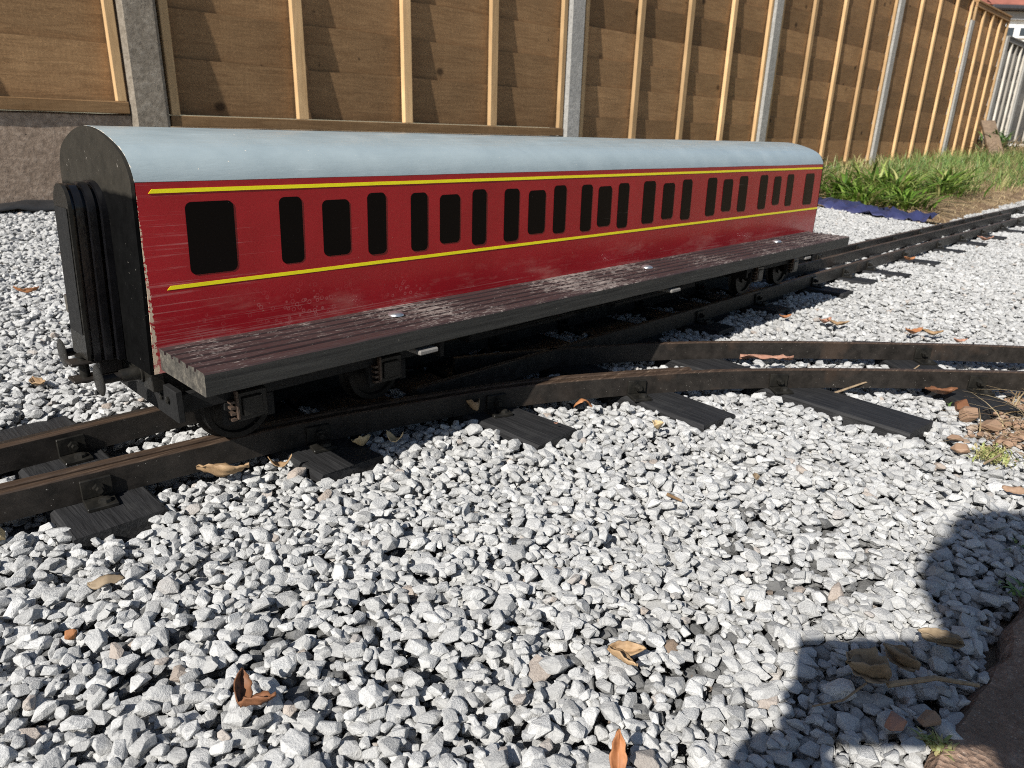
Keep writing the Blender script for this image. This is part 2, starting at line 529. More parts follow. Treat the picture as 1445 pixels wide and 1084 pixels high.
def pmesh(name, verts, faces):
    me = bpy.data.meshes.new(name)
    me.from_pydata([tuple(v) for v in verts], [], faces)
    me.validate()
    me.update()
    return me

def tag(o, label=None, cat=None, group=None, kind=None):
    if label:
        o['label'] = label
    if cat:
        o['category'] = cat
    if group:
        o['group'] = group
    if kind:
        o['kind'] = kind
    return o

def empty(name, loc=(0, 0, 0), rz=0.0):
    o = bpy.data.objects.new(name, None)
    o.empty_display_size = 0.05
    COL.objects.link(o)
    o.location = loc
    o.rotation_euler = (0, 0, rz)
    return o

class B:
    """collects shapes and links them as one mesh object"""
    def __init__(self):
        self.v, self.f, self.mi = [], [], []
    def add(self, verts, faces, mi=0):
        k = len(self.v)
        self.v += [tuple(p) for p in verts]
        self.f += [tuple(i + k for i in f) for f in faces]
        self.mi += [mi] * len(faces)
        return self
    def box(self, x0, x1, y0, y1, z0, z1, c=0.0, mi=0, mat=None):
        bm = bmesh.new()
        bmesh.ops.create_cube(bm, size=1.0)
        for v in bm.verts:
            v.co = Vector(((x0 + x1) / 2 + v.co.x * (x1 - x0), (y0 + y1) / 2 + v.co.y * (y1 - y0), (z0 + z1) / 2 + v.co.z * (z1 - z0)))
        if c:
            bmesh.ops.bevel(bm, geom=bm.edges[:], offset=c, segments=1, affect='EDGES')
        if mat is not None:
            bmesh.ops.transform(bm, matrix=mat, verts=bm.verts)
        bm.verts.ensure_lookup_table()
        bm.verts.index_update()
        self.add([v.co for v in bm.verts], [[v.index for v in f.verts] for f in bm.faces], mi)
        bm.free()
        return self
    def lathe(self, axis0, axis1, prof, n=24, mi=0):
        """prof: [(t along the axis in metres from axis0, radius)]"""
        a = Vector(axis0)
        d = (Vector(axis1) - a).normalized()
        u = d.orthogonal().normalized()
        w = d.cross(u)
        vs, fs = [], []
        for t, r in prof:
            for i in range(n):
                an = 2 * math.pi * i / n
                vs.append(a + d * t + (u * math.cos(an) + w * math.sin(an)) * max(r, 1e-5))
        for k in range(len(prof) - 1):
            for i in range(n):
                j = (i + 1) % n
                fs.append((k * n + i, k * n + j, (k + 1) * n + j, (k + 1) * n + i))
        fs.append(tuple(range(n - 1, -1, -1)))
        fs.append(tuple((len(prof) - 1) * n + i for i in range(n)))
        return self.add(vs, fs, mi)
    def tube(self, pts, rad, n=6, mi=0):
        pts = [Vector(p) for p in pts]
        rs = rad if isinstance(rad, (list, tuple)) else [rad] * len(pts)
        vs, fs = [], []
        for k, p in enumerate(pts):
            d = (pts[min(k + 1, len(pts) - 1)] - pts[max(k - 1, 0)]).normalized()
            u = d.cross(Vector((0, 0, 1)))
            u = u.normalized() if u.length > 1e-4 else Vector((1, 0, 0))
            w = d.cross(u)
            for i in range(n):
                an = 2 * math.pi * i / n
                vs.append(p + (u * math.cos(an) + w * math.sin(an)) * rs[k])
        for k in range(len(pts) - 1):
            for i in range(n):
                j = (i + 1) % n
                fs.append((k * n + i, k * n + j, (k + 1) * n + j, (k + 1) * n + i))
        fs.append(tuple(range(n - 1, -1, -1)))
        fs.append(tuple((len(pts) - 1) * n + i for i in range(n)))
        return self.add(vs, fs, mi)
    def sweep(self, path, prof, mi=0):
        """prof points (offset to the left of the path, z), closed; path of (x, y)"""
        n = len(prof)
        P = [Vector((p[0], p[1], 0)) for p in path]
        vs, fs = [], []
        for k, p in enumerate(P):
            d = (P[min(k + 1, len(P) - 1)] - P[max(k - 1, 0)]).normalized()
            nrm = Vector((-d.y, d.x, 0))
            for o, z in prof:
                vs.append(p + nrm * o + Vector((0, 0, z)))
        for k in range(len(P) - 1):
            for i in range(n):
                j = (i + 1) % n
                fs.append((k * n + i, k * n + j, (k + 1) * n + j, (k + 1) * n + i))
        fs.append(tuple(range(n - 1, -1, -1)))
        fs.append(tuple((len(P) - 1) * n + i for i in range(n)))
        return self.add(vs, fs, mi)
    def build(self, name, mat, parent=None, loc=(0, 0, 0), smooth=None, warp=None):
        off = Vector(loc)
        pl = Vector((0, 0, 0))
        q = parent
        while q is not None:
            pl = pl + Vector(q.location)
            q = q.parent
        vs = [Vector(p) for p in self.v]
        if warp:
            vs = [Vector(warp(p)) for p in vs]
        vs = [p - off - pl for p in vs]
        me = pmesh(name, vs, self.f)
        o = link_mesh(name, me, mat, parent, loc, smooth)
        if any(self.mi):
            me.polygons.foreach_set('material_index', self.mi)
        bm = bmesh.new()
        bm.from_mesh(me)
        bmesh.ops.recalc_face_normals(bm, faces=bm.faces)
        bm.to_mesh(me)
        bm.free()
        return o

def copy_part(o, parent, loc, name=None):
    c = o.copy()
    COL.objects.link(c)
    c.parent = parent
    c.location = loc
    return c

# ------------------------------------------------------------------ ground
def sstep(a, b, x):
    t = min(1.0, max(0.0, (x - a) / (b - a)))
    return t * t * (3 - 2 * t)

def gtop(x, y):
    """surface of the gravel (or the soil beyond it)"""
    if y < 0.62:
        z = -0.043 + 0.005 * sstep(0.15, 0.35, y)
    elif y < 0.83:
        z = -0.038 + 0.002 * sstep(0.62, 0.70, y)
    else:
        z = -0.032 + 0.055 * (min(y, 3.2) - 0.83)
    if x > 3.4:
        s = sstep(3.4, 4.2, x) * sstep(0.75, 1.0, y)
        z += s * (0.022 * (min(x, 11.0) - 3.4) + 0.012)
    z += 0.006 * noise.noise((x * 2.1, y * 2.1, 3.3))
    return z

def axis(a, b, step, outer):
    core = list(np.arange(a, b + 1e-6, step))
    left, right, d = [], [], step
    p = a
    while p > -outer:
        d *= 1.45
        p -= d
        left.append(p)
    d, p = step, b
    while p < outer:
        d *= 1.45
        p += d
        right.append(p)
    return left[::-1] + core + right

xs, ys = axis(-0.8, 6.5, 0.05, 120), axis(-0.4, 2.7, 0.05, 120)
gv = [(x, y, gtop(x, y) - 0.020) for y in ys for x in xs]
nx = len(xs)
gf = [(j * nx + i, j * nx + i + 1, (j + 1) * nx + i + 1, (j + 1) * nx + i) for j in range(len(ys) - 1) for i in range(nx - 1)]
ground = link_mesh('ground', pmesh('ground', gv, gf), M['ground'], smooth=0)
tag(ground, 'ground of grey grit and brown soil under the loose gravel', 'ground', kind='structure')

# the concrete path along the near edge
pb = B()
px = list(np.arange(-1.6, 0.86, 0.02))
edge = [0.040 + 0.010 * noise.noise((x * 9, 1.5, 0)) + 0.006 * noise.noise((x * 31, 4.5, 0)) for x in px]
n_ = len(px)
rows = []
for k, off in enumerate((0.0, 0.006, 0.05, 0.14, 0.3, 1.3)):
    rows.append([(x, e - off if k < 5 else -1.3, -0.040 + (0.0 if k else -0.008) + 0.0035 * noise.noise((x * 14, off * 14, 7))) for x, e in zip(px, edge)])
vs = [(x, e + 0.001, -0.09) for x, e in zip(px, edge)] + [p for r in rows for p in r]
fs = [(k * n_ + i, k * n_ + i + 1, (k + 1) * n_ + i + 1, (k + 1) * n_ + i) for k in range(len(rows)) for i in range(n_ - 1)]
fs.append(tuple(k * n_ + n_ - 1 for k in range(len(rows) + 1)))
pb.add(vs, fs)
tag(pb.build('path', M['path'], smooth=R(50)), 'rough reddish brown concrete path along the edge of the gravel', 'path', kind='structure')

# ------------------------------------------------------------------ track geometry
stock = [(-0.35, 0.745), (-0.10, 0.716), (0.086, 0.694), (0.223, 0.6795), (0.352, 0.664), (0.46, 0.637), (0.575, 0.604), (0.668, 0.567),
         (0.774, 0.510), (0.87, 0.453), (0.953, 0.390), (1.037, 0.317), (1.125, 0.234), (1.219, 0.143), (1.31, 0.04), (1.40, -0.08)]

def resample(pts, step=0.02):
    P = [Vector(p) for p in pts]
    out = []
    for k in range(len(P) - 1):
        p0, p1, p2, p3 = P[max(k - 1, 0)], P[k], P[k + 1], P[min(k + 2, len(P) - 1)]
        n = max(1, int((p2 - p1).length / step))
        for i in range(n):
            t = i / n
            out.append(0.5 * ((2 * p1) + (p2 - p0) * t + (2 * p0 - 5 * p1 + 4 * p2 - p3) * t * t + (3 * p1 - p0 - 3 * p2 + p3) * t ** 3))
    out.append(P[-1])
    for _ in range(6):
        out = [out[0]] + [(out[i - 1] + out[i] * 2 + out[i + 1]) / 4 for i in range(1, len(out) - 1)] + [out[-1]]
    return out

def offset(path, d):
    out = []
    for k, p in enumerate(path):
        t = (path[min(k + 1, len(path) - 1)] - path[max(k - 1, 0)]).normalized()
        out.append(p + Vector((-t.y, t.x)) * d)
    return out

stock_c = resample([Vector(p) for p in stock])

def main_bend(x):
    return -0.009 * max(0.0, x - 1.7) ** 1.35

def main_line(y0, x0, x1, step=0.05):
    n = int((x1 - x0) / step) + 1
    return [Vector((x0 + (x1 - x0) * i / n, y0 + main_bend(x0 + (x1 - x0) * i / n))) for i in range(n + 1)]

def rail_prof(w, top=0.0, depth=0.0275):
    c = 0.0012
    return [(0, -depth), (0, top - c), (c, top), (w - c, top), (w, top - c), (w, -depth)]

main_far = main_line(0.803, -0.9, 7.5)
main_far_strip = main_line(0.8145, -0.9, 0.95)
main_near = main_line(0.6635, 0.52, 7.5)
check_far = main_line(0.747, 1.72, 4.2)
div_blade = [p for p in offset(stock_c, 0.0105) if p.x < 0.862]
div_far = [p for p in offset(stock_c, 0.139) if p.x > 0.62]

track = tag(empty('main_track', (0.0, 0.74, -0.0275)), 'straight black narrow gauge track on timber sleepers that carries the red coach', 'railway track')
curve = tag(empty('curved_track', (1.0, 0.42, -0.0275)), 'black branch track curving away to the right from beneath the coach', 'railway track')
for pth, w, par, top in ((main_far, 0.0105, track, 0.0), (main_near, 0.0105, track, 0.0), (main_far_strip, 0.0105, track, -0.0018), (check_far, 0.009, track, 0.0),
                         (stock_c, 0.0092, curve, 0.0), (div_blade, 0.010, curve, 0.0016), (div_far, 0.009, curve, 0.0)):
    b = B().sweep(pth, rail_prof(w, top))
    b.build('rail', M['rail'], par, smooth=R(30))

SLEEP = []          # footprints kept free of stones: (cx, cy, half length, half width, angle of the long axis)

bkt = None
def make_bracket(parent, p, ang, flip=1):
    """L-shaped fixing: foot on the sleeper, upright on the rail face, bolt head"""
    global bkt
    if bkt is None:
        b = B()
        b.box(-0.013, 0.013, -0.026, 0.0, -0.0005, 0.0035, 0.0008)
        b.box(-0.013, 0.013, -0.0042, -0.0004, 0.0036, 0.022, 0.0006)
        b.lathe((0.001, -0.0042, 0.0125), (0.001, -0.013, 0.0125), [(0, 0.0052), (0.0042, 0.0052), (0.0043, 0.003), (0.0085, 0.003)], 6)
        b.lathe((0.003, -0.017, 0.0035), (0.003, -0.017, 0.01), [(0, 0.0062), (0.003, 0.0055), (0.0042, 0.002)], 8)
        bkt = b.build('bracket', M['black'])
        bkt.parent = parent
        c = bkt
    else:
        c = bkt.copy()
        COL.objects.link(c)
        c.parent = parent
    pl = Vector(parent.location) + Vector(parent.parent.location)
    rel = Vector((p[0], p[1], -0.0275)) - pl
    rel.rotate(Euler((0, 0, -parent.rotation_euler[2])))
    c.location = rel
    c.rotation_euler = (0, 0, ang - parent.rotation_euler[2] + (math.pi if flip < 0 else 0))
    return c

def sleeper(parent, x, y0, y1, w=0.066, ang=0.0, th=0.03):
    """ang turns the sleeper about its near end (x, y0)"""
    L = y1 - y0
    cx, cy = x - math.sin(ang) * L / 2, y0 + math.cos(ang) * L / 2
    b = B()
    n = 6
    rr = random.Random(int(x * 977) + int(y0 * 613))
    pts = []
    hw = w / 2
    c = 0.003
    prof = [(-hw, -th), (-hw, -c), (-hw + c, 0), (hw - c, 0), (hw, -c), (hw, -th)]
    vs = []
    for k in range(n + 1):
        yy = -L / 2 + L * k / n
        j = [rr.uniform(-0.0012, 0.0012) for _ in prof]
        for (a, z), d in zip(prof, j):
            vs.append((a + d, yy + (d * 2 if k in (0, n) else 0), z + (d * 0.4 if z > -th else 0)))
    m_ = len(prof)
    fs = [(k * m_ + i, k * m_ + (i + 1) % m_, (k + 1) * m_ + (i + 1) % m_, (k + 1) * m_ + i) for k in range(n) for i in range(m_)]
    fs += [tuple(range(m_ - 1, -1, -1)), tuple(n * m_ + i for i in range(m_))]
    me = pmesh('sleeper', vs, fs)
    o = link_mesh('sleeper', me, M['sleeper'], parent, smooth=R(25))
    o.location = Vector((cx, cy, -0.0278)) - Vector(parent.location)
    o.rotation_euler = (0, 0, ang)
    SLEEP.append((cx, cy, L / 2, hw, ang))
    return o

def curve_at(path, x):
    k = min(range(len(path)), key=lambda i: abs(path[i].x - x))
    t = (path[min(k + 1, len(path) - 1)] - path[max(k - 1, 0)]).normalized()
    return path[k], math.atan2(t.y, t.x)

turnout = [(0.158, 0.625, 0.93, 0.079, 0.0), (0.372, 0.585, 0.93, 0.078, 0.0), (0.589, 0.487, 0.93, 0.072, 0.0),
           (0.782, 0.384, 0.93, 0.070, -0.10), (0.956, 0.199, 0.93, 0.074, -0.09)]
for x, y0, y1, w, ang in turnout:
    s = sleeper(track if x < 0.5 else curve, x, y0, y1, w, ang)
    p, a = curve_at(stock_c, x - 0.004)
    make_bracket(s, p, a)
    make_bracket(s, (x + 0.01, 0.803 + 0.0), 0.0)
for x, y, ang in ((1.175, 0.255, -0.75), (1.43, -0.02, -0.86)):
    s = sleeper(curve, x + 0.077 * math.sin(-ang) * -1 - 0.02, y - 0.11, y + 0.22, 0.074, ang)
    for pth in (stock_c, div_far):
        p, a = curve_at(pth, x if pth is stock_c else x + 0.09)
        make_bracket(s, p, a)
for x, w in ((0.478, 0.09), (0.686, 0.09), (0.868, 0.08), (1.06, 0.085), (1.315, 0.09), (1.57, 0.09)):  # extra timbers added between the rails to darken the shade under the coach
    sleeper(track, x, 0.678, 0.925, w)
mx = [(-0.06, 0.60), (-0.28, 0.60), (-0.5, 0.60), (1.20, 0.60), (1.44, 0.60), (1.735, 0.575), (1.93, 0.585), (2.10, 0.556), (2.40, 0.563), (2.74, 0.580), (3.02, 0.577),
      (3.31, 0.575), (3.62, 0.57), (3.92, 0.57), (4.25, 0.57), (4.6, 0.56), (5.0, 0.55), (5.4, 0.54), (5.8, 0.53), (6.2, 0.52)]
for x, y0 in mx:
    s = sleeper(track, x, y0 + main_bend(x) * 0.6, 0.90 + main_bend(x), 0.062 + 0.012 * random.random(), random.uniform(-0.03, 0.03))
    for yy in (0.6635, 0.803):
        if x < 0.5 and yy < 0.7:
            p, a = curve_at(stock_c, x)
            make_bracket(s, p, a)
        else:
            make_bracket(s, (x + 0.005, yy + main_bend(x)), 0.0)

# ------------------------------------------------------------------ gravel: a settled pile of chips
def chip(seed):
    """one crushed chip: hull of a few random points with worn edges"""
    r = random.Random(seed * 17 + 3)
    ax = (1.0, r.uniform(0.55, 0.82), r.uniform(0.38, 0.64))
    bm = bmesh.new()
    n = r.randint(10, 15)
    for k in range(n):
        z = 1 - 2 * (k + 0.5) / n
        a = k * 2.39996 + r.uniform(-0.5, 0.5)
        q = math.sqrt(max(0, 1 - z * z))
        d = Vector((q * math.cos(a), q * math.sin(a), z)) + Vector((r.gauss(0, .16), r.gauss(0, .16), r.gauss(0, .16)))
        d = d.normalized() * r.uniform(0.80, 1.06)
        bm.verts.new((d.x * ax[0], d.y * ax[1], d.z * ax[2]))
    hull = bmesh.ops.convex_hull(bm, input=bm.verts[:])
    bmesh.ops.delete(bm, geom=[v for v in bm.verts if not v.link_faces], context='VERTS')
    bmesh.ops.dissolve_limit(bm, angle_limit=R(17), verts=bm.verts[:], edges=bm.edges[:])
    bmesh.ops.triangulate(bm, faces=bm.faces[:])
    bmesh.ops.bevel(bm, geom=bm.edges[:], offset=r.uniform(0.02, 0.055), segments=1, affect='EDGES', clamp_overlap=True)
    bmesh.ops.subdivide_edges(bm, edges=[e for e in bm.edges if e.calc_length() > 0.45], cuts=1, use_grid_fill=True)
    for v in bm.verts:
        v.co *= 1.0 + 0.05 * noise.noise(v.co * 2.7 + Vector((seed * 3.1, 0, 0)))
    ext = max(v.co.length for v in bm.verts)
    for v in bm.verts:
        v.co /= ext
    bmesh.ops.recalc_face_normals(bm, faces=bm.faces)
    me = bpy.data.meshes.new('stone_chip')
    bm.to_mesh(me)
    bm.free()
    me.materials.append(M['stone'])
    return me, ax

NV = 44
chips = [chip(s) for s in range(NV)]
src = bpy.data.collections.new('chip_sources')
for i, (me, _) in enumerate(chips):
    src.objects.link(bpy.data.objects.new('chip_%03d' % i, me))

HX0, HX1, HY0, HY1, HS = -1.0, 6.6, 0.0, 2.48, 0.0025
NXh, NYh = int((HX1 - HX0) / HS), int((HY1 - HY0) / HS)
gx = np.linspace(HX0, HX1, 147)
gy = np.linspace(HY0, HY1, 51)
coarse = np.array([[gtop(x, y) for x in gx] for y in gy])
def up(c, ny, nx):
    yi = np.linspace(0, c.shape[0] - 1, ny)
    xi = np.linspace(0, c.shape[1] - 1, nx)
    y0 = np.clip(yi.astype(int), 0, c.shape[0] - 2)
    x0 = np.clip(xi.astype(int), 0, c.shape[1] - 2)
    fy, fx = (yi - y0)[:, None], (xi - x0)[None, :]
    return (c[y0][:, x0] * (1 - fy) * (1 - fx) + c[y0 + 1][:, x0] * fy * (1 - fx) + c[y0][:, x0 + 1] * (1 - fy) * fx + c[y0 + 1][:, x0 + 1] * fy * fx)
HM = (up(coarse, NYh, NXh) - 0.017).astype(np.float32)
TOPZ = HM.copy() + 0.017
BLOCK = np.zeros(HM.shape, bool)
XX = HX0 + (np.arange(NXh) + 0.5) * HS
YY = HY0 + (np.arange(NYh) + 0.5) * HS
def block_rect(cx, cy, hl, hw, ang, grow):
    rad = math.hypot(hl, hw) + grow
    i0, i1 = max(0, int((cx - rad - HX0) / HS)), min(NXh, int((cx + rad - HX0) / HS) + 1)
    j0, j1 = max(0, int((cy - rad - HY0) / HS)), min(NYh, int((cy + rad - HY0) / HS) + 1)
    if i0 >= i1 or j0 >= j1:
        return
    gxx, gyy = np.meshgrid(XX[i0:i1] - cx, YY[j0:j1] - cy)
    lx = gxx * math.cos(ang) + gyy * math.sin(ang)
    ly = -gxx * math.sin(ang) + gyy * math.cos(ang)
    BLOCK[j0:j1, i0:i1] |= (np.abs(lx) < hw + grow) & (np.abs(ly) < hl + grow)
for cx_, cy_, hl_, hw_, an_ in SLEEP:
    block_rect(cx_, cy_, hl_, hw_, an_, 0.0015)
for pth, w_ in ((main_far, 0.011), (main_near, 0.011), (main_far_strip, 0.011), (check_far, 0.009), (stock_c, 0.01), (div_blade, 0.01), (div_far, 0.01)):
    for k in range(len(pth) - 1):
        a, b_ = pth[k], pth[k + 1]
        t = (b_ - a)
        an = math.atan2(t.y, t.x)
        mid = (a + b_) / 2 + Vector((-math.sin(an), math.cos(an))) * w_ / 2
        block_rect(mid.x, mid.y, t.length / 2 + 0.002, w_ / 2, an - math.pi / 2, 0.006)
# end of the gravel towards the grass bank, and along the path
gxx, gyy = np.meshgrid(XX, YY)
wob = np.array([0.10 * noise.noise((0.5, y * 4.0, 2)) + 0.04 * noise.noise((0.5, y * 15.0, 2)) for y in YY])[:, None]
BLOCK |= (gxx > 3.52 + wob) & (gyy > 0.86)
wob2 = np.array([0.012 * noise.noise((x * 14.0, 0.3, 2)) + 0.010 * noise.noise((x * 50.0, 0.3, 5)) for x in XX])[None, :]
BLOCK |= gyy < 0.040 + wob2
BLOCK |= (gxx > 0.95) & (gyy < 0.095 + wob2 * 2)
BLOCK |= (gyy > 2.44 - 0.025 * gxx)
del gxx, gyy

campos = np.array([0.0, 0.0, 0.31])
CR = np.array(((0.69908857, -0.22310353, 0.6793379), (-0.71449934, -0.25473555, 0.65161376), (0.02767418, -0.94092222, -0.33749003)))
def proj(P):
    q = (np.asarray(P, float) - campos) @ CR
    return 722.5 + 1000 * q[..., 0] / q[..., 2], 542 + 1000 * q[..., 1] / q[..., 2], q[..., 2]

AREA = (HX1 - HX0) * (HY1 - HY0)
NST = int(AREA * 30000)
px_ = rng.uniform(HX0 + 0.03, HX1 - 0.03, NST * 2)
py_ = rng.uniform(HY0 + 0.03, HY1 - 0.03, NST * 2)
us, vs_, ds = proj(np.stack([px_, py_, np.full(NST * 2, -0.03)], 1))
# keep what this and neighbouring viewpoints can see; under the coach a thin scatter is enough
keep = (ds > 0.15) & (us > -1000) & (us < 1445 + 450) & (vs_ < 1084 + 700)
px_, py_ = px_[keep], py_[keep]
N2 = len(px_) // 2
cand = np.stack([px_[:N2 * 2].reshape(2, N2), py_[:N2 * 2].reshape(2, N2)], 2)
size = np.clip(rng.lognormal(math.log(0.0061), 0.30, N2), 0.0032, 0.0118)
rotz = rng.uniform(0, 2 * math.pi, N2)
tilt = rng.normal(0, 0.24, (N2, 2))
var = rng.integers(0, NV, N2)
pos = np.zeros((N2, 3))
ok = np.zeros(N2, bool)
OFF = {}
for i in range(N2):
    s = size[i]
    ax = chips[var[i]][1]
    best = None
    for c in range(2):
        x, y = cand[c, i]
        ii, jj = int((x - HX0) / HS), int((y - HY0) / HS)
        if BLOCK[jj, ii]:
            continue
        h_ = HM[jj, ii] - TOPZ[jj, ii]
        if best is None or h_ < best[0]:
            best = (h_, x, y, ii, jj)
    if best is None or best[0] > 0.0038:
        continue
    _, x, y, ii, jj = best
    a_, b2, cz = s, s * ax[1], s * ax[2]
    key = (int(a_ * 2000), int(b2 * 2000), int(cz * 2500), int(rotz[i] * 2.5))
    st = OFF.get(key)
    if st is None:
        r_ = int(a_ / HS) + 1
        g = np.arange(-r_, r_ + 1) * HS
        ggx, ggy = np.meshgrid(g, g)
        th = (key[3] + 0.5) / 2.5
        lx = ggx * math.cos(th) + ggy * math.sin(th)
        ly = -ggx * math.sin(th) + ggy * math.cos(th)
        q = (lx / a_) ** 2 + (ly / b2) ** 2
        st = (r_, np.where(q < 1, np.sqrt(np.maximum(0, 1 - q)), 0).astype(np.float32), q < 0.36, q < 0.8)
        OFF[key] = st
    r_, dome, core, foot = st
    j0, i0 = jj - r_, ii - r_
    if j0 < 0 or i0 < 0 or jj + r_ + 1 > NYh or ii + r_ + 1 > NXh:
        continue
    win = HM[j0:jj + r_ + 1, i0:ii + r_ + 1]
    base = float(win[core].mean()) * 0.55 + float(win[core].max()) * 0.45
    zc = base + cz * 0.80
    if zc - TOPZ[jj, ii] > 0.0062:
        continue
    np.maximum(win, np.where(foot, zc + dome * cz * 0.92, -9).astype(np.float32), out=win)
    pos[i] = (x, y, zc)
    ok[i] = True
pos, size, rotz, tilt, var = pos[ok], size[ok], rotz[ok], tilt[ok], var[ok]
NS = len(pos)
ii = ((pos[:, 0] - HX0) / HS).astype(int)
jj = ((pos[:, 1] - HY0) / HS).astype(int)
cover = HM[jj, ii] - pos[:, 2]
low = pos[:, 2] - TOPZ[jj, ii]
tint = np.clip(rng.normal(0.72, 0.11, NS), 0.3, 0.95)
# chips deep in hollows in a few patches are darker
dark_c = ((0.18, 0.383, 0.055), (0.245, 0.345, 0.05), (0.60, 0.232, 0.06), (0.62, 0.175, 0.05), (0.555, 0.18, 0.05), (0.36, 0.212, 0.05), (0.42, 0.17, 0.05), (0.10, 0.47, 0.05))
for dx, dy, dr in dark_c:
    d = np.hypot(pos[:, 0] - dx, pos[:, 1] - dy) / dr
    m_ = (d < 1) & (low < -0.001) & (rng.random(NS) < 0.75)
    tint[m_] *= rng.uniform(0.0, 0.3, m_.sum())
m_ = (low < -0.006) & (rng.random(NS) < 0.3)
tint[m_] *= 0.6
warm = np.where(rng.random(NS) < 0.02, rng.uniform(0.1, 0.5, NS), 0.0)
dirt = np.clip(1 - np.hypot((pos[:, 0] - 1.10) / 0.16, (pos[:, 1] - 0.13) / 0.06), 0, 1)
warm = np.maximum(warm, np.where(rng.random(NS) < dirt, 0.75, 0))
u_, v_, d_ = proj(pos)
inview = (u_ > -10) & (u_ < 1455) & (v_ > 0) & (v_ < 1100) & (d_ > 0)
vis = inview & (cover < size * 0.62)
score = np.where(vis, size / d_, 0)
big = np.argsort(-score)[:300]
isbig = np.zeros(NS, bool)
isbig[big] = True
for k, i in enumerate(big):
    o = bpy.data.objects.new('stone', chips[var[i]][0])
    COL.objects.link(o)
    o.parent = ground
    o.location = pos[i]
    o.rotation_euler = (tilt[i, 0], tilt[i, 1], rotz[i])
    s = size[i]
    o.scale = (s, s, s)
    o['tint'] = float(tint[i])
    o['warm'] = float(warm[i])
rest = ~isbig
me = bpy.data.meshes.new('gravel')
me.vertices.add(int(rest.sum()))
me.vertices.foreach_set('co', pos[rest].astype(np.float32).ravel())
def put(name, typ, data):
    at = me.attributes.new(name, typ, 'POINT')
    at.data.foreach_set('vector' if typ == 'FLOAT_VECTOR' else 'value', np.ascontiguousarray(data).ravel())
put('rot', 'FLOAT_VECTOR', np.stack([tilt[rest, 0], tilt[rest, 1], rotz[rest]], 1).astype(np.float32))
put('scl', 'FLOAT', size[rest].astype(np.float32))
put('idx', 'INT', var[rest].astype(np.int32))
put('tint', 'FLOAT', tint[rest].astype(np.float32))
put('warm', 'FLOAT', warm[rest].astype(np.float32))
gravel = link_mesh('gravel', me, M['stone'])
tag(gravel, 'loose bed of pale grey limestone chippings covering the ground around the tracks', 'gravel', kind='stuff')
ng = bpy.data.node_groups.new('lay_chips', 'GeometryNodeTree')
ng.interface.new_socket('Geometry', in_out='INPUT', socket_type='NodeSocketGeometry')
ng.interface.new_socket('Geometry', in_out='OUTPUT', socket_type='NodeSocketGeometry')
gi, go = ng.nodes.new('NodeGroupInput'), ng.nodes.new('NodeGroupOutput')
ip = ng.nodes.new('GeometryNodeInstanceOnPoints')
ci = ng.nodes.new('GeometryNodeCollectionInfo')
ci.inputs['Collection'].default_value = src
ci.inputs['Separate Children'].default_value = True
ci.inputs['Reset Children'].default_value = True
ip.inputs['Pick Instance'].default_value = True
def named(name, typ):
    nd = ng.nodes.new('GeometryNodeInputNamedAttribute')
    nd.data_type = typ
    nd.inputs['Name'].default_value = name
    return nd.outputs['Attribute']
ng.links.new(gi.outputs[0], ip.inputs['Points'])
ng.links.new(ci.outputs[0], ip.inputs['Instance'])
ng.links.new(named('idx', 'INT'), ip.inputs['Instance Index'])
ng.links.new(named('rot', 'FLOAT_VECTOR'), ip.inputs['Rotation'])
ng.links.new(named('scl', 'FLOAT'), ip.inputs['Scale'])
ng.links.new(ip.outputs[0], go.inputs[0])
gravel.modifiers.new('chips', 'NODES').node_group = ng
print('stones', NS)

def surf(x, y):
    i, j = int((x - HX0) / HS), int((y - HY0) / HS)
    if 3 <= i < NXh - 3 and 3 <= j < NYh - 3:
        return float(HM[j - 2:j + 3, i - 2:i + 3].max())
    return gtop(x, y)

# ------------------------------------------------------------------ fence
FA = -0.025
def fy(x):
    return 2.48 + FA * x
FANG = math.atan(FA)
posts = [(-1.10, 0.0), (0.88, 0.0), (2.81, 0.0), (4.71, 0.0), (6.73, 0.0), (8.64, 0.0), (10.02, 0.0), (11.05, 0.0), (12.9, 0.0)]
post_lab = [None, 'pitted brown grey concrete fence post behind the near end of the coach', 'grey concrete fence post behind the middle of the coach roof',
            'shaded grey concrete fence post behind the far half of the coach roof', 'pale concrete fence post standing in dry grass just past the far end of the coach',
            'sunlit pale concrete fence post, second one past the far end of the coach', 'pale concrete post where the brown fence meets the old grey fence',
            'thin pale concrete post between two old grey fence panels', 'pale concrete post at the far end of the old grey fence']
post_top = [1.9, 1.9, 1.9, 1.9, 1.9, 1.44, 1.43, 1.30, 1.25]
for k, (x, _) in enumerate(posts):
    if k == 0:
        lab = 'concrete fence post left of the view'
    else:
        lab = post_lab[k]
    z0 = gtop(x, fy(x)) - 0.25
    b = B()
    w = 0.054
    pr = [(-w, -0.062), (-w + 0.012, -0.075), (w - 0.012, -0.075), (w, -0.062), (w, 0.03), (-w, 0.03)]
    vs = []
    zz = [z0 + (post_top[k] - z0) * t / 8 for t in range(9)]
    for z in zz:
        for a, d in pr:
            vs.append((a + 0.002 * noise.noise((k * 7 + a * 20, z * 9, 1)), d + 0.002 * noise.noise((k * 7 + a * 20, z * 9, 5)), z))
    fs = [(r * 6 + i, r * 6 + (i + 1) % 6, (r + 1) * 6 + (i + 1) % 6, (r + 1) * 6 + i) for r in range(8) for i in range(6)]
    fs += [(5, 4, 3, 2, 1, 0), tuple(8 * 6 + i for i in range(6))]
    o = link_mesh('fence_post', pmesh('fence_post', vs, fs), M['post_old' if k < 2 else 'post'])
    o.location = (x, fy(x), 0)
    o.rotation_euler = (0, 0, FANG)
    tag(o, lab, 'fence post', 'concrete fence posts')

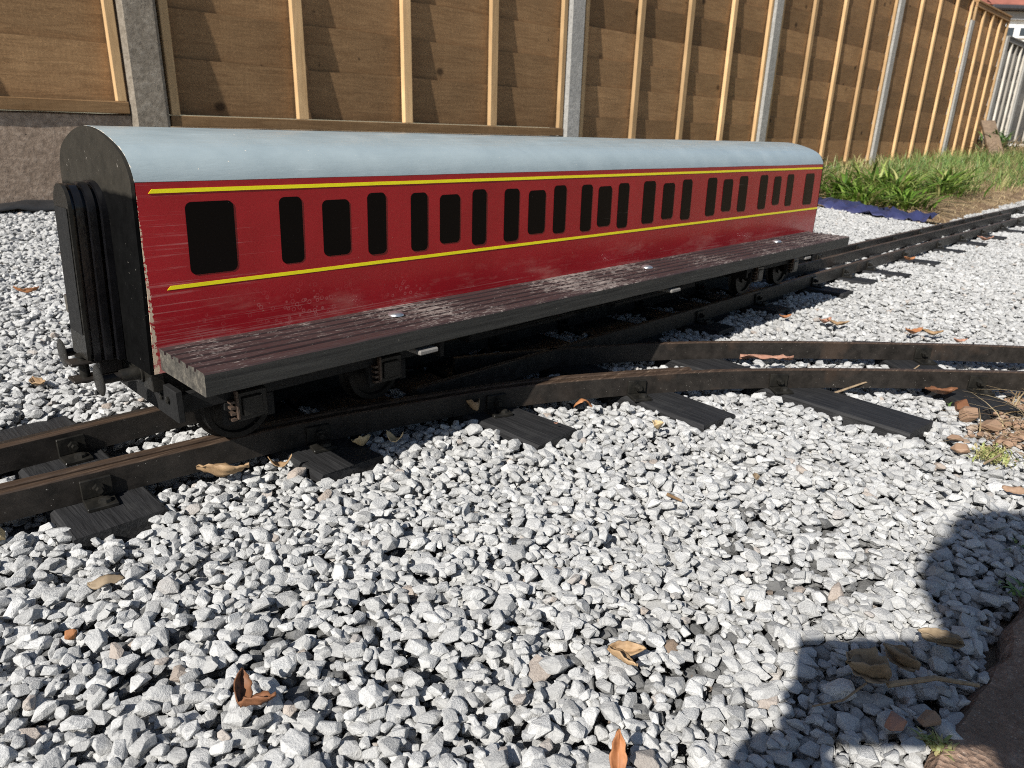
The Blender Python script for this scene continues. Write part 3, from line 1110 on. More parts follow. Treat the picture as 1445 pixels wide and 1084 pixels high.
PITCH = 0.133
def make_panel(x0, x1, z0, z1, lab, old=False, group='lap fence panels'):
    """a lap panel between two posts: overlapping boards, uprights and a frame"""
    X0, X1 = x0 + 0.058, x1 - 0.058
    L = X1 - X0
    r = random.Random(int(x0 * 131) + 5)
    root = empty('lap_fence', (X0, fy(X0) - 0.028, z0), FANG)
    tag(root, lab, 'fence panel', group)
    def part(name, bb, mat):
        me = pmesh(name, bb.v, bb.f)
        o = link_mesh(name, me, mat, root)
        bm = bmesh.new(); bm.from_mesh(me); bmesh.ops.recalc_face_normals(bm, faces=bm.faces); bm.to_mesh(me); bm.free()
        return o
    H = z1 - z0
    n = int(H / PITCH) + 1
    seg = 8
    for k in range(n):
        zb = 0.035 + k * PITCH + r.uniform(-0.008, 0.008)
        zt = min(zb + PITCH + 0.03, H - 0.01)
        if zt - zb < 0.03:
            break
        b = B()
        vs = []
        ph = r.uniform(0, 50)
        for s in range(seg + 1):
            x = L * s / seg
            wz = 0.009 * noise.noise((x * 2.2 + ph, k, 0)) + 0.004 * noise.noise((x * 9 + ph, k, 4))
            wy = 0.003 * noise.noise((x * 3 + ph, k, 9))
            vs += [(x, 0.003 + wy, zb), (x, 0.008 + wy, zb), (x, -0.004 + wy, zt + wz), (x, -0.009 + wy, zt + wz)]
        fs = []
        for s in range(seg):
            for i in range(4):
                j = (i + 1) % 4
                fs.append((s * 4 + i, s * 4 + j, (s + 1) * 4 + j, (s + 1) * 4 + i))
        fs += [(3, 2, 1, 0), tuple(seg * 4 + i for i in range(4))]
        b.add(vs, fs)
        part('board', b, M['old_board' if old else 'fence_board'])
    wood = M['old_batten' if old else 'batten']
    nb = 3
    for i in range(nb + 2):
        if i == 0:
            xa, xb = 0.004, 0.030
        elif i == nb + 1:
            xa, xb = L - 0.030, L - 0.004
        else:
            c = L * i / (nb + 1)
            xa, xb = c - 0.019, c + 0.019
        b = B()
        rr = r.uniform(-0.004, 0.004)
        b.box(xa, xb, -0.034, -0.0125, 0.034, H - 0.042, 0.0015)
        for q in range(len(b.v)):
            p = b.v[q]
            b.v[q] = (p[0] + rr * (p[2] / H), p[1], p[2])
        part('batten', b, wood)
    part('bottom_rail', B().box(0, L, -0.036, -0.0128, 0, 0.0335, 0.002), M['old_board' if old else 'rail_wood'])
    part('top_rail', B().box(0, L, -0.036, -0.0128, H - 0.0415, H, 0.002), M['old_board' if old else 'rail_wood'])
    part('capping', B().box(0, L, -0.045, 0.025, H + 0.001, H + 0.018, 0.002), M['old_board' if old else 'rail_wood'])
    return root

make_panel(posts[0][0], posts[1][0], 0.323, 1.9, 'brown lap fence panel above the rough concrete board left of the coach')
make_panel(posts[1][0], posts[2][0], 0.290, 1.9, 'brown lap fence panel behind the near half of the coach')
make_panel(posts[2][0], posts[3][0], 0.19, 1.9, 'brown lap fence panel with split waney boards behind the middle of the coach')
make_panel(posts[3][0], posts[4][0], 0.11, 1.78, 'brown lap fence panel behind the far end of the coach roof')
make_panel(posts[4][0], posts[5][0], 0.11, 1.68, 'brown lap fence panel standing above the green strappy plants')
make_panel(posts[5][0], posts[6][0], 0.13, 1.61, 'last brown lap fence panel, its capping seen below the house roof')
make_panel(posts[6][0], posts[7][0], 0.30, 1.43, 'weathered silver grey fence panel next to the brown fence', True, 'old grey fence panels')
make_panel(posts[7][0], posts[8][0], 0.32, 1.29, 'lower silver grey fence panel at the far right edge', True, 'old grey fence panels')

for k in range(6):
    x0, x1 = posts[k][0] + 0.056, posts[k + 1][0] - 0.056
    zt = (0.3222, 0.288, 0.186, 0.106, 0.106, 0.126)[k]
    zb = gtop((x0 + x1) / 2, 2.4) - 0.22
    b = B()
    nxs = 24
    vs = []
    for s in range(nxs + 1):
        x = x0 + (x1 - x0) * s / nxs
        for d, z in ((-0.052, zb), (-0.052, zt - 0.006), (-0.044, zt), (0.0, zt), (0.0, zb)):
            vs.append((x, fy(x) + d + 0.003 * noise.noise((x * 12, z * 12, 2)), z + (0.002 * noise.noise((x * 9, 3, 3)) if z > zb else 0)))
    fs = [(s * 5 + i, s * 5 + (i + 1) % 5, (s + 1) * 5 + (i + 1) % 5, (s + 1) * 5 + i) for s in range(nxs) for i in range(5)]
    fs += [(4, 3, 2, 1, 0), tuple(nxs * 5 + i for i in range(5))]
    b.add(vs, fs)
    labs = ['rough brown concrete gravel board below the fence left of the coach', 'concrete gravel board hidden low behind the near half of the coach',
            'concrete gravel board low behind the middle of the coach', 'grey concrete gravel board just past the far end of the coach',
            'concrete gravel board behind the green strappy plants', 'concrete gravel board in long grass at the last brown panel']
    tag(b.build('gravel_board', M['gravel_board'] if k == 0 else M['post'], smooth=R(40)), labs[k], 'gravel board', 'concrete gravel boards')

# ------------------------------------------------------------------ coach
XC, YC = 0.92, 0.739
coach = tag(empty('railway_coach', (0.2146, YC, 0.08)), 'model red railway coach with pale blue grey roof, yellow lines and black windows', 'railway coach')
def warp(p):
    x, y, z = p
    t = (x - 0.21) / 1.4
    k = 0.035 + (-0.07 - 0.035) * min(1.1, max(-0.1, t))
    return (x + (min(z, 0.262) - 0.235) * k, y, z - (0.0025 + max(0, 0.26 - z) * 0.035) * max(0, min(t, 1.05)))

HWD = 0.0958
XE0, XE1 = 0.2146, 1.630
arch = [(-0.0958, 0.2605), (-0.0945, 0.2655), (-0.092, 0.2706), (-0.0885, 0.2757), (-0.0840, 0.2803), (-0.0775, 0.2846), (-0.0695, 0.2884), (-0.0600, 0.2918), (-0.050, 0.2950),
        (-0.040, 0.2977), (-0.030, 0.2999), (-0.020, 0.3015), (-0.010, 0.3025), (0.0, 0.3029)]
arch = arch + [(-y, z) for y, z in arch[-2::-1]]

def side_y(z):
    return HWD - 0.0035 * sstep(0.16, 0.09, z)

nxs = 48
for sgn in (-1, 1):
    zl = [0.094, 0.105, 0.118, 0.135, 0.155, 0.18, 0.22, 0.2605]
    vs, fs = [], []
    for i in range(nxs + 1):
        x = XE0 + 0.0004 + (XE1 - XE0 - 0.0008) * i / nxs
        for z in zl:
            vs.append((x, YC + sgn * (side_y(z) + 0.0003 * noise.noise((x * 9, z * 9, 1))), z))
        for z in zl[::-1]:
            vs.append((x, YC + sgn * (side_y(z) - 0.008), z))
    m_ = len(zl) * 2
    fs = [(s * m_ + i, s * m_ + (i + 1) % m_, (s + 1) * m_ + (i + 1) % m_, (s + 1) * m_ + i) for s in range(nxs) for i in range(m_)]
    fs += [tuple(range(m_)), tuple(nxs * m_ + i for i in range(m_ - 1, -1, -1))]
    B().add(vs, fs).build('side_panel', M['red'], coach, smooth=R(30), warp=warp)
# roof
vs, fs = [], []
inner = [(y * 0.94, z - 0.006) for y, z in arch]
ring = arch + inner[::-1]
m_ = len(ring)
for i in range(nxs + 1):
    x = XE0 + (XE1 - XE0) * i / nxs
    for y, z in ring:
        vs.append((x, YC + y, z + (0.0004 if True else 0) + 0.0005 * noise.noise((x * 6, y * 12, 2))))
fs = [(s * m_ + i, s * m_ + (i + 1) % m_, (s + 1) * m_ + (i + 1) % m_, (s + 1) * m_ + i) for s in range(nxs) for i in range(m_)]
fs += [tuple(range(m_)), tuple(nxs * m_ + i for i in range(m_ - 1, -1, -1))]
B().add(vs, fs).build('roof', M['roof'], coach, smooth=R(40), warp=warp)
# ends
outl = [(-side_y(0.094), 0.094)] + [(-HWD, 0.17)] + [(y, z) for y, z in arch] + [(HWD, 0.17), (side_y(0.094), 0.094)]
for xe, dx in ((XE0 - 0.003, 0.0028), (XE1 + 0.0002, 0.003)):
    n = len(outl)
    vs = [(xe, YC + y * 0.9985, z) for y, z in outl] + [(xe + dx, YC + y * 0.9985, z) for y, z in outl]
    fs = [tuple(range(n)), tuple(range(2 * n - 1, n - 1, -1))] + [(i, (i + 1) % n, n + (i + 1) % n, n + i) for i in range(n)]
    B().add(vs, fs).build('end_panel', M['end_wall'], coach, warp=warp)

# windows: (x0, x1, z0, z1)
WIN = [(0.2535, 0.297, 0.1795, 0.2430),
       (0.3420, 0.3662, 0.1800, 0.2433), (0.3885, 0.4205, 0.1828, 0.2384), (0.4425, 0.4662, 0.1790, 0.2432),
       (0.5001, 0.5236, 0.1772, 0.2410), (0.5420, 0.5727, 0.1820, 0.2372), (0.5928, 0.6158, 0.1760, 0.2412),
       (0.6472, 0.6738, 0.1754, 0.2400), (0.6916, 0.7242, 0.1812, 0.2364), (0.7412, 0.7664, 0.1784, 0.2410),
       (0.7995, 0.8236, 0.1766, 0.2402), (0.8380, 0.8695, 0.1806, 0.2367), (0.8862, 0.9124, 0.1752, 0.2396),
       (0.9506, 0.9830, 0.1772, 0.2405), (1.0056, 1.0388, 0.1808, 0.2360), (1.0628, 1.0924, 0.1763, 0.2400),
       (1.1434, 1.1752, 0.1776, 0.2407), (1.1985, 1.2330, 0.1820, 0.2368), (1.2578, 1.2900, 0.1786, 0.2407),
       (1.3398, 1.3718, 0.1784, 0.2406), (1.4006, 1.4318, 0.1836, 0.2370), (1.4594, 1.4902, 0.1784, 0.2395),
       (1.5478, 1.5926, 0.1768, 0.2390)]
def rrect(x0, x1, z0, z1, r, n=6):
    out = []
    for cx, cz, a0 in ((x1 - r, z1 - r, 0), (x0 + r, z1 - r, 90), (x0 + r, z0 + r, 180), (x1 - r, z0 + r, 270)):
        for i in range(n + 1):
            a = R(a0 + 90 * i / n)
            out.append((cx + r * math.cos(a), cz + r * math.sin(a)))
    return out
def drift(x, z):
    return (0.0025 + max(0, 0.26 - z) * 0.035) * max(0, min((x - 0.21) / 1.4, 1.05))
for sgn in (-1, 1):
    for x0, x1, z0, z1 in WIN:
        d = drift((x0 + x1) / 2, (z0 + z1) / 2)
        r = min(0.0058, (x1 - x0) * 0.28)
        ol = rrect(x0, x1, z0 + d, z1 + d, r)
        n = len(ol)
        yo, yi = YC + sgn * (HWD + 0.00045), YC + sgn * (HWD - 0.001)
        vs = [(x, yo, z) for x, z in ol] + [(x, yi, z) for x, z in ol]
        fs = [tuple(range(n)), tuple(range(2 * n - 1, n - 1, -1))] + [(i, (i + 1) % n, n + (i + 1) % n, n + i) for i in range(n)]
        B().add(vs, fs).build('window', M['glass'], coach, warp=warp)
    for xa, xb, zc in ((0.2245, 1.6292, 0.2532), (0.2318, 1.6315, 0.1707)):
        vs = []
        hh = 0.0017
        for i in range(31):
            x = xa + (xb - xa) * i / 30
            sl = 0.003 if i == 0 else 0.0
            j = 0.00025 * noise.noise((x * 12, zc, 3))
            for zz, yy in ((zc - hh + j, HWD + 0.0004), (zc + hh + j, HWD + 0.0004), (zc + hh + j, HWD - 0.001), (zc - hh + j, HWD - 0.001)):
                vs.append((x + (sl if zz > zc else 0), YC + sgn * yy, zz))
        fs = [(s * 4 + i, s * 4 + (i + 1) % 4, (s + 1) * 4 + (i + 1) % 4, (s + 1) * 4 + i) for s in range(30) for i in range(4)]
        fs += [(0, 1, 2, 3), (123, 122, 121, 120)]
        B().add(vs, fs).build('lining_stripe', M['yellow'], coach, warp=warp)

# gangway on the near end, plain far one
def arch_plate(x0, x1, y0, y1, z0, z1, r, n=8):
    ol = [(y0, z0), (y1, z0)]
    for cy, a0 in ((y1 - r, 0), (y0 + r, 90)):
        for i in range(n + 1):
            a = R(a0 + 90 * i / n)
            ol.append((cy + r * math.cos(a), z1 - r + r * math.sin(a)))
    k = len(ol)
    vs = [(x0, y, z) for y, z in ol] + [(x1, y, z) for y, z in ol]
    fs = [tuple(range(k)), tuple(range(2 * k - 1, k - 1, -1))] + [(i, (i + 1) % k, k + (i + 1) % k, k + i) for i in range(k)]
    return vs, fs
def lean(p):
    return (p[0] + (p[2] - 0.255) * 0.045, p[1], p[2])
for end in (0, 1):
    def ex(x):
        return x if end == 0 else XE0 + XE1 - x
    def lw(p):
        q = lean(p)
        return q if end == 0 else (XE0 + XE1 - q[0], q[1], q[2])
    gw = B()
    gw.add(*arch_plate(0.1872, 0.2125, 0.7205, 0.7575, 0.099, 0.250, 0.0175))
    g = gw.build('gangway_bellows', M['black_gloss'], coach, smooth=R(35), warp=lw)
    for xa, w in ((0.1898, 0.0222), (0.1985, 0.0275), (0.2072, 0.0335)):
        b = B().add(*arch_plate(xa, xa + 0.0058, YC - w, YC + w, 0.0955, 0.2545 + (w - 0.022) * 0.2, w * 0.93))
        o = b.build('rib', M['black_gloss'], g, smooth=R(35), warp=lw)
    fp = B()
    ol_v, ol_f = arch_plate(0.1842, 0.1871, YC - 0.0215, YC + 0.0215, 0.0965, 0.2545, 0.0200)
    fp.add(ol_v, ol_f)
    f_ = fp.build('gangway_plate', M['black'], coach, smooth=R(35), warp=lw)
    B().box(0.1832, 0.1841, YC - 0.0175, YC + 0.0175, 0.1200, 0.2340, 0.0003).build('gangway_door', M['black_matt'], coach, warp=lw)
    # headstock
    B().box(ex(0.2105) if end == 0 else ex(0.222), ex(0.222) if end == 0 else ex(0.2105), YC - 0.0805, YC + 0.0805, 0.0730, 0.0935, 0.0008).build('headstock', M['black'], coach)
    for s in (-1, 1):
        yb_ = YC + s * 0.0545
        zb_ = 0.0865
        b = B()
        b.lathe((ex(0.2104), yb_, zb_), (ex(0.16), yb_, zb_), [(0, 0.0095), (0.0018, 0.0095), (0.002, 0.0068), (0.0155, 0.0062), (0.0175, 0.0058)], 20)
        bo = b.build('buffer', M['black'], coach, smooth=R(35))
        B().lathe((ex(0.193), yb_, zb_), (ex(0.16), yb_, zb_), [(0, 0.0042), (0.0165, 0.0040), (0.0170, 0.0036)], 16).build('plunger', M['rail'], bo, smooth=R(35))
        B().lathe((ex(0.1760), yb_, zb_), (ex(0.16), yb_, zb_), [(0, 0.0130), (0.0008, 0.0146), (0.0016, 0.0145), (0.0024, 0.012)], 28).build('disc', M['black'], bo, smooth=R(35))
    cb = B()
    for za in (0.0725, 0.0895):
        cb.box(min(ex(0.165), ex(0.2104)), max(ex(0.165), ex(0.2104)), YC - 0.0105, YC + 0.0105, za, za + 0.0032, 0.001)
    cb.box(min(ex(0.190), ex(0.2104)), max(ex(0.190), ex(0.2104)), YC - 0.007, YC + 0.007, 0.0759, 0.0894, 0.001)
    co = cb.build('coupling', M['rail'], coach)
    B().lathe((ex(0.178), YC, 0.070), (ex(0.178), YC, 0.1), [(0, 0.0045), (0.026, 0.0045), (0.0262, 0.006), (0.028, 0.006)], 12).build('pin', M['black'], co, smooth=R(35))

# running boards
def running_board(sgn):
    y_in, y_out = 0.0880, 0.1872
    z0, z1 = 0.0974, 0.1177
    ng_ = 6
    pr = [(y_in, z0), (y_in, z1 - 0.001), (y_in + 0.001, z1)]
    pit = (y_out - y_in - 0.006) / ng_
    mats = []
    for k in range(1, ng_):
        c = y_in + 0.003 + pit * k
        pr += [(c - 0.0026, z1), (c - 0.0018, z1 - 0.0032), (c + 0.0018, z1 - 0.0032), (c + 0.0026, z1)]
    pr += [(y_out - 0.0013, z1), (y_out, z1 - 0.0014), (y_out, z0 + 0.001), (y_out - 0.001, z0)]
    n = len(pr)
    vs, fs, mi = [], [], []
    segs = 60
    xa, xb = 0.2165, 1.6048
    for i in range(segs + 1):
        x = xa + (xb - xa) * i / segs
        for q, (y, z) in enumerate(pr):
            j = 0.0007 * noise.noise((x * 25, y * 60, z * 60 + sgn))
            dz = -0.0022 * (x - xa) / (xb - xa)
            vs.append((x + (0.0012 * noise.noise((y * 200, z * 200, 5)) if i in (0, segs) else 0), YC + sgn * (y + (j if q > n - 5 else 0)), z + j + dz))
    for s in range(segs):
        for i in range(n):
            fs.append((s * n + i, s * n + (i + 1) % n, (s + 1) * n + (i + 1) % n, (s + 1) * n + i))
            mi.append(0 if 1 <= i <= n - 4 else 1)
    fs += [tuple(range(n)), tuple(segs * n + i for i in range(n - 1, -1, -1))]
    mi += [2, 2]
    b = B()
    b.add(vs, fs)
    b.mi = mi
    o = b.build('running_board', [M['board_top'], M['board_side'], M['board_end']], coach, smooth=R(20))
    for x, yy in ((0.4513, 0.1288), (0.9244, 0.1323), (1.3826, 0.1273)):
        dz = -0.0022 * (x - xa) / (xb - xa)
        B().lathe((x, YC + sgn * yy, z1 + dz + 0.0002), (x, YC + sgn * yy, 1), [(0, 0.0090), (0.0012, 0.0088), (0.0026, 0.0070), (0.0037, 0.0042), (0.0041, 0.001)], 24).build('bolt_head', M['galv'], o, smooth=R(50))
    for x in (0.4487, 0.9234, 1.40):
        bb = B().box(x - 0.0125, x + 0.0125, min(YC + sgn * 0.07, YC + sgn * 0.1885), max(YC + sgn * 0.07, YC + sgn * 0.1885), 0.0880, 0.0930, 0.0012)
        bb.box(x - 0.006, x + 0.006, min(YC + sgn * 0.10, YC + sgn * 0.13), max(YC + sgn * 0.10, YC + sgn * 0.13), 0.0931, 0.0972)
        bb.build('support_strap', M['tab'], o)
running_board(-1)
running_board(1)

# underframe and bogies
b = B()
for s in (-1, 1):
    b.box(0.2222, 1.622, YC + s * 0.070 - 0.006, YC + s * 0.070 + 0.006, 0.072, 0.0935, 0.0008)
b.box(0.2222, 1.622, YC - 0.0638, YC + 0.0638, 0.086, 0.0935)
b.build('underframe', M['black_matt'], coach)
for xa, xb in ((0.63, 0.86), (0.96, 1.22)):  # added boxes under the floor, blocking light to deepen the shade
    B().box(xa, xb, YC - 0.052, YC + 0.066, 0.034, 0.0855, 0.002).build('shade_box', M['black_matt'], coach)
b = B()
for s in (-1, 1):
    b.tube([(0.52, YC + s * 0.06, 0.07), (0.70, YC + s * 0.06, 0.045), (1.14, YC + s * 0.06, 0.045), (1.32, YC + s * 0.06, 0.07)], 0.002)
b.build('truss_rod', M['black'], coach)

def bogie(xm, flip):
    g = -1 if flip else 1
    wb = 0.0843
    fr = B()
    for s in (-1, 1):
        ya, yb_ = sorted((YC + s * 0.0870, YC + s * 0.0945))
        fr.box(xm - 0.152, xm + 0.152, ya, yb_, 0.0520, 0.0705, 0.0008)
        for wx in (xm - wb, xm + wb):
            for q in (-0.022, 0.022):
                fr.box(wx + q - 0.004, wx + q + 0.004, ya, yb_, 0.0275, 0.0519, 0.0006)
    for q in (-0.1555, 0.1555):
        fr.box(xm + q - 0.0033, xm + q + 0.0033, YC - 0.108, YC + 0.108, 0.0480, 0.0790, 0.0008)
    fr.box(xm - 0.022, xm + 0.022, YC - 0.0868, YC + 0.0868, 0.050, 0.0855, 0.001)
    o = fr.build('bogie', M['black_matt'], coach)
    for q in (-0.1592, 0.1592):
        for yy in (-0.090, -0.075, 0.075, 0.090):
            B().lathe((xm + q, YC + yy, 0.0665), (xm + q * 1.1, YC + yy, 0.0665), [(0, 0.0035), (0.0015, 0.0035), (0.002, 0.002)], 8).build('bolt', M['black'], o)
    for wx in (xm - wb, xm + wb):
        for s in (-1, 1):
            y0 = YC + s * 0.0690
            wb_ = B()
            # the wheel: flange on the inside, tread, hollow face
            wb_.lathe((wx, YC + s * 0.0520, 0.0362), (wx, YC + s * 0.08, 0.0362),
                      [(0, 0.008), (0.0, 0.038), (0.0015, 0.0402), (0.003, 0.0390), (0.0048, 0.0363), (0.0165, 0.0357), (0.0165, 0.0300), (0.0125, 0.0285), (0.0125, 0.013), (0.0165, 0.0115), (0.0165, 0.0)], 40)
            wb_.build('wheel', M['wheel'], o, smooth=R(30))
            ya, yb_ = sorted((YC + s * 0.0750, YC + s * 0.1000))
            ab = B().box(wx - 0.0165, wx + 0.0165, ya, yb_, 0.0310, 0.0610, 0.0012)
            ab.box(wx - 0.0105, wx + 0.0105, min(YC + s * 0.1, YC + s * 0.1028), max(YC + s * 0.1, YC + s * 0.1028), 0.036, 0.056, 0.001)
            ab.build('axlebox', M['black'], o)
            sp = B()
            for t in range(4):
                zz = 0.0335 + 0.006 * t
                y1, y2 = sorted((YC + s * 0.0945, YC + s * 0.1015))
                sp.box(wx - 0.0225, wx - 0.0172, y1, y2, zz, zz + 0.0026)
            y1, y2 = sorted((YC + s * 0.0980, YC + s * 0.1035))
            sp.box(wx - 0.0171, wx - 0.0145, y1, y2, 0.0345, 0.0640, 0.0006)
            sp.build('spring_clip', M['rust'], o)
        B().lathe((wx, YC - 0.075, 0.0362), (wx, YC + 0.075, 0.0362), [(0, 0.005), (0.15, 0.005)], 10).build('axle', M['wheel'], o, smooth=R(30))
bogie(0.3783, False)
bogie(1.4715, True)

# ------------------------------------------------------------------ sheets at the edges of the gravel
def sheet(name, path, w0, mat, lab, cat, amp=0.012, seed=0, rise=0.03):
    vs, fs = [], []
    n, m_ = len(path), 7
    for k, (x, y, ux, uy) in enumerate(path):
        for i in range(m_):
            t = i / (m_ - 1)
            X, Y = x + ux * w0 * t, y + uy * w0 * t
            z = max(gtop(X, Y), surf(X, Y) if t < 0.3 else -9) + 0.004 + rise * math.sin(t * math.pi * 0.8) + amp * noise.noise((X * 13 + seed, Y * 13, 2)) + amp * 0.6 * noise.noise((X * 37 + seed, Y * 37, 2))
            vs.append((X, Y, z))
    fs = [(k * m_ + i, k * m_ + i + 1, (k + 1) * m_ + i + 1, (k + 1) * m_ + i) for k in range(n - 1) for i in range(m_ - 1)]
    o = link_mesh(name, pmesh(name, vs, fs), mat, smooth=0)
    sol = o.modifiers.new('thickness', 'SOLIDIFY')
    sol.thickness = 0.0012
    tag(o, lab, cat)
    return o
sheet('plastic_sheet', [(3.46 + 0.08 * noise.noise((y * 5, 1, 1)), y, 1, 0) for y in np.arange(0.90, 2.2, 0.02)], 0.24, M['sheet_blue'], 'crumpled blue plastic sheet sticking out between gravel and green plants', 'plastic sheet', 0.034, 3, 0.02)
sheet('weed_membrane', [(x, 2.355 + 0.02 * noise.noise((x * 4, 1, 1)), 0, 1) for x in np.arange(-0.6, 1.2, 0.03)], 0.06, M['sheet_black'], 'black weed membrane folded up against the concrete board at the left edge', 'weed membrane', 0.012, 9, 0.03)

# ------------------------------------------------------------------ grass, plants, straw
def blades(name, pts, mat, lab=None, cat=None, kind=None, seed=0, segs=4, parent=None, group=None):
    """pts: (x, y, z, length, width, lean dir, lean, hue)"""
    vs, fs, hue = [], [], []
    for x, y, z, L, w, d, ln, h_ in pts:
        k = len(vs)
        c, s = math.cos(d), math.sin(d)
        for i in range(segs + 1):
            t = i / segs
            out = ln * t * t * L
            zz = L * (t - 0.42 * ln * t * t * t) if ln < 1.6 else L * (t - 0.62 * t * t)
            ww = w * (1 - t ** 2.2) * (0.65 + 0.35 * min(1, t * 4)) * 0.5 + 0.0002
            vs.append((x + c * out - s * ww, y + s * out + c * ww, z + zz))
            vs.append((x + c * out + s * ww, y + s * out - c * ww, z + zz))
            hue += [h_, h_]
        for i in range(segs):
            fs.append((k + 2 * i, k + 2 * i + 1, k + 2 * i + 3, k + 2 * i + 2))
    me = pmesh(name, vs, fs)
    ca = me.color_attributes.new('hue', 'FLOAT_COLOR', 'POINT')
    ca.data.foreach_set('color', np.repeat(np.array(hue, np.float32)[:, None], 4, 1).ravel())
    o = link_mesh(name, me, mat, parent, smooth=0)
    if lab:
        tag(o, lab, cat, group, kind)
    return o

rg = random.Random(5)
pts = []
tuft = [(rg.uniform(3.9, 11.5), 0) for _ in range(420)]
for tx, _ in tuft:
    lo = 1.05 if tx < 6.5 else 0.9
    ty = rg.uniform(lo, fy(tx) - 0.1)
    if tx < 4.9 and ty < 1.95 - 0.4 * (tx - 3.9):
        continue
    dry = rg.random() < (0.45 if tx < 6 or ty > fy(tx) - 0.3 else 0.22)
    for _ in range(rg.randint(18, 34)):
        a = rg.uniform(0, 6.283)
        r_ = abs(rg.gauss(0, 0.06))
        x, y = tx + r_ * math.cos(a), min(ty + r_ * math.sin(a), fy(tx) - 0.06)
        h_ = rg.uniform(0.86, 1.0) if dry and rg.random() < 0.75 else rg.uniform(0.1, 0.82)
        pts.append((x, y, gtop(x, y) - 0.025, rg.uniform(0.05, 0.155) * (1.25 if tx > 7 else 1), rg.uniform(0.003, 0.0065), a + rg.uniform(-0.7, 0.7), rg.uniform(0.2, 1.2), h_))
blades('grass', pts, M['grass'], 'long green grass mixed with dry stalks on the bank below the fence', 'grass', 'stuff')
pts = []
for _ in range(2600):
    x, y = rg.uniform(3.5, 9.5), rg.uniform(0.86, 1.35)
    if x < 3.9 and y > 0.95:
        continue
    pts.append((x, y, gtop(x, y) - 0.018, rg.uniform(0.02, 0.07), rg.uniform(0.0015, 0.004), rg.uniform(0, 6.28), rg.uniform(1.7, 2.4), rg.random()))
for _ in range(520):
    x, y = 3.95 + abs(rg.gauss(0, 0.35)), rg.uniform(1.6, 2.3)
    pts.append((x, y, gtop(x, y) - 0.02, rg.uniform(0.12, 0.30), rg.uniform(0.002, 0.004), rg.uniform(0, 6.28), rg.uniform(0.3, 1.5), rg.random()))
for _ in range(420):
    x, y = rg.uniform(9.2, 10.6), rg.uniform(1.75, 2.1)
    pts.append((x, y, gtop(x, y) + 0.0, rg.uniform(0.12, 0.34), rg.uniform(0.004, 0.008), rg.uniform(0, 6.28), rg.uniform(0.5, 1.8), rg.random()))
blades('dry_grass', pts, M['straw'], 'dry straw coloured dead grass scattered over the brown soil by the far track', 'dry grass', 'stuff')

plants = [(3.95, 1.78, 0.17, 'bright green strappy plant right beside the far end of the coach'),
          (3.92, 1.32, 0.14, 'low strappy plant drooping over the blue sheet'),
          (4.15, 1.50, 0.17, 'full strappy plant behind the middle of the blue sheet'),
          (4.05, 1.16, 0.13, 'small strappy plant above the right end of the blue sheet'),
          (4.45, 1.32, 0.19, 'tall arching strappy plant in the middle of the clump'),
          (4.75, 1.55, 0.18, 'dark strappy plant below the second pale post'),
          (4.85, 1.20, 0.17, 'strappy plant to the right of the clump by bare soil'),
          (5.30, 1.28, 0.18, 'outermost strappy plant, standing apart on the right of the clump'),
          (4.35, 1.80, 0.18, 'strappy plant tucked among dry stalks near the fence')]
for k, (x, y, h_, lab) in enumerate(plants):
    root = tag(empty('strappy_plant', (x, y, gtop(x, y) - 0.02)), lab, 'plant', 'strappy green plants on the bank')
    pp = []
    for j in range(95):
        a = rg.uniform(0, 6.283)
        r_ = abs(rg.gauss(0, 0.07))
        pp.append((x + r_ * math.cos(a) - x, r_ * math.sin(a), 0, h_ * rg.uniform(0.7, 1.45), rg.uniform(0.011, 0.019), a + rg.uniform(-0.6, 0.6), rg.uniform(0.6, 2.3), rg.random()))
    blades('foliage', pp, M['strap'], parent=root, segs=6)

# small weeds by the path
for k, (x, y, lab, n) in enumerate(((0.742, 0.052, 'tiny green weed at the shaded edge of the path', 9), (1.083, 0.196, 'single bright green sprout by the sleeper end', 3), (0.66, 0.04, 'straggly low weed on the path edge in shadow', 12), (1.02, 0.108, 'small green weed in the brown soil at right', 6))):
    z = max(surf(x, y), -0.045) - 0.004
    blades('small_weed', [(x + rg.gauss(0, 0.006), y + rg.gauss(0, 0.006), z, rg.uniform(0.005, 0.012), rg.uniform(0.002, 0.0035), rg.uniform(0, 6.28), rg.uniform(0.8, 2), rg.random() * 0.7) for _ in range(n)], M['grass'], lab, 'weed')

# weathered plank leaning in the far grass, with a dark shrub
b = B()
pm = Matrix.Translation((9.45, 1.95, 0.33)) @ Euler((0, R(-32), R(28))).to_matrix().to_4x4()
b.box(-0.40, 0.40, -0.07, 0.07, -0.02, 0.02, 0.004, mat=pm)
tag(b.build('plank', M['log']), 'weathered plank propped up in the long grass by the old grey fence', 'plank')
sh = tag(empty('shrub', (9.75, 1.98, 0.2)), 'dark straggly shrub behind the propped plank', 'shrub')
pp = [(rg.gauss(0, 0.14), rg.gauss(0, 0.07), rg.uniform(0, 0.18), rg.uniform(0.06, 0.16), 0.03, rg.uniform(0, 6.28), rg.uniform(0.5, 2), rg.uniform(0, 0.25)) for _ in range(130)]
blades('foliage', pp, M['grass'], parent=sh)
B().tube([(9.75, 1.98, 0.15), (9.76, 1.97, 0.30), (9.72, 1.99, 0.42)], [0.012, 0.009, 0.004]).build('stem', M['twig'], sh)

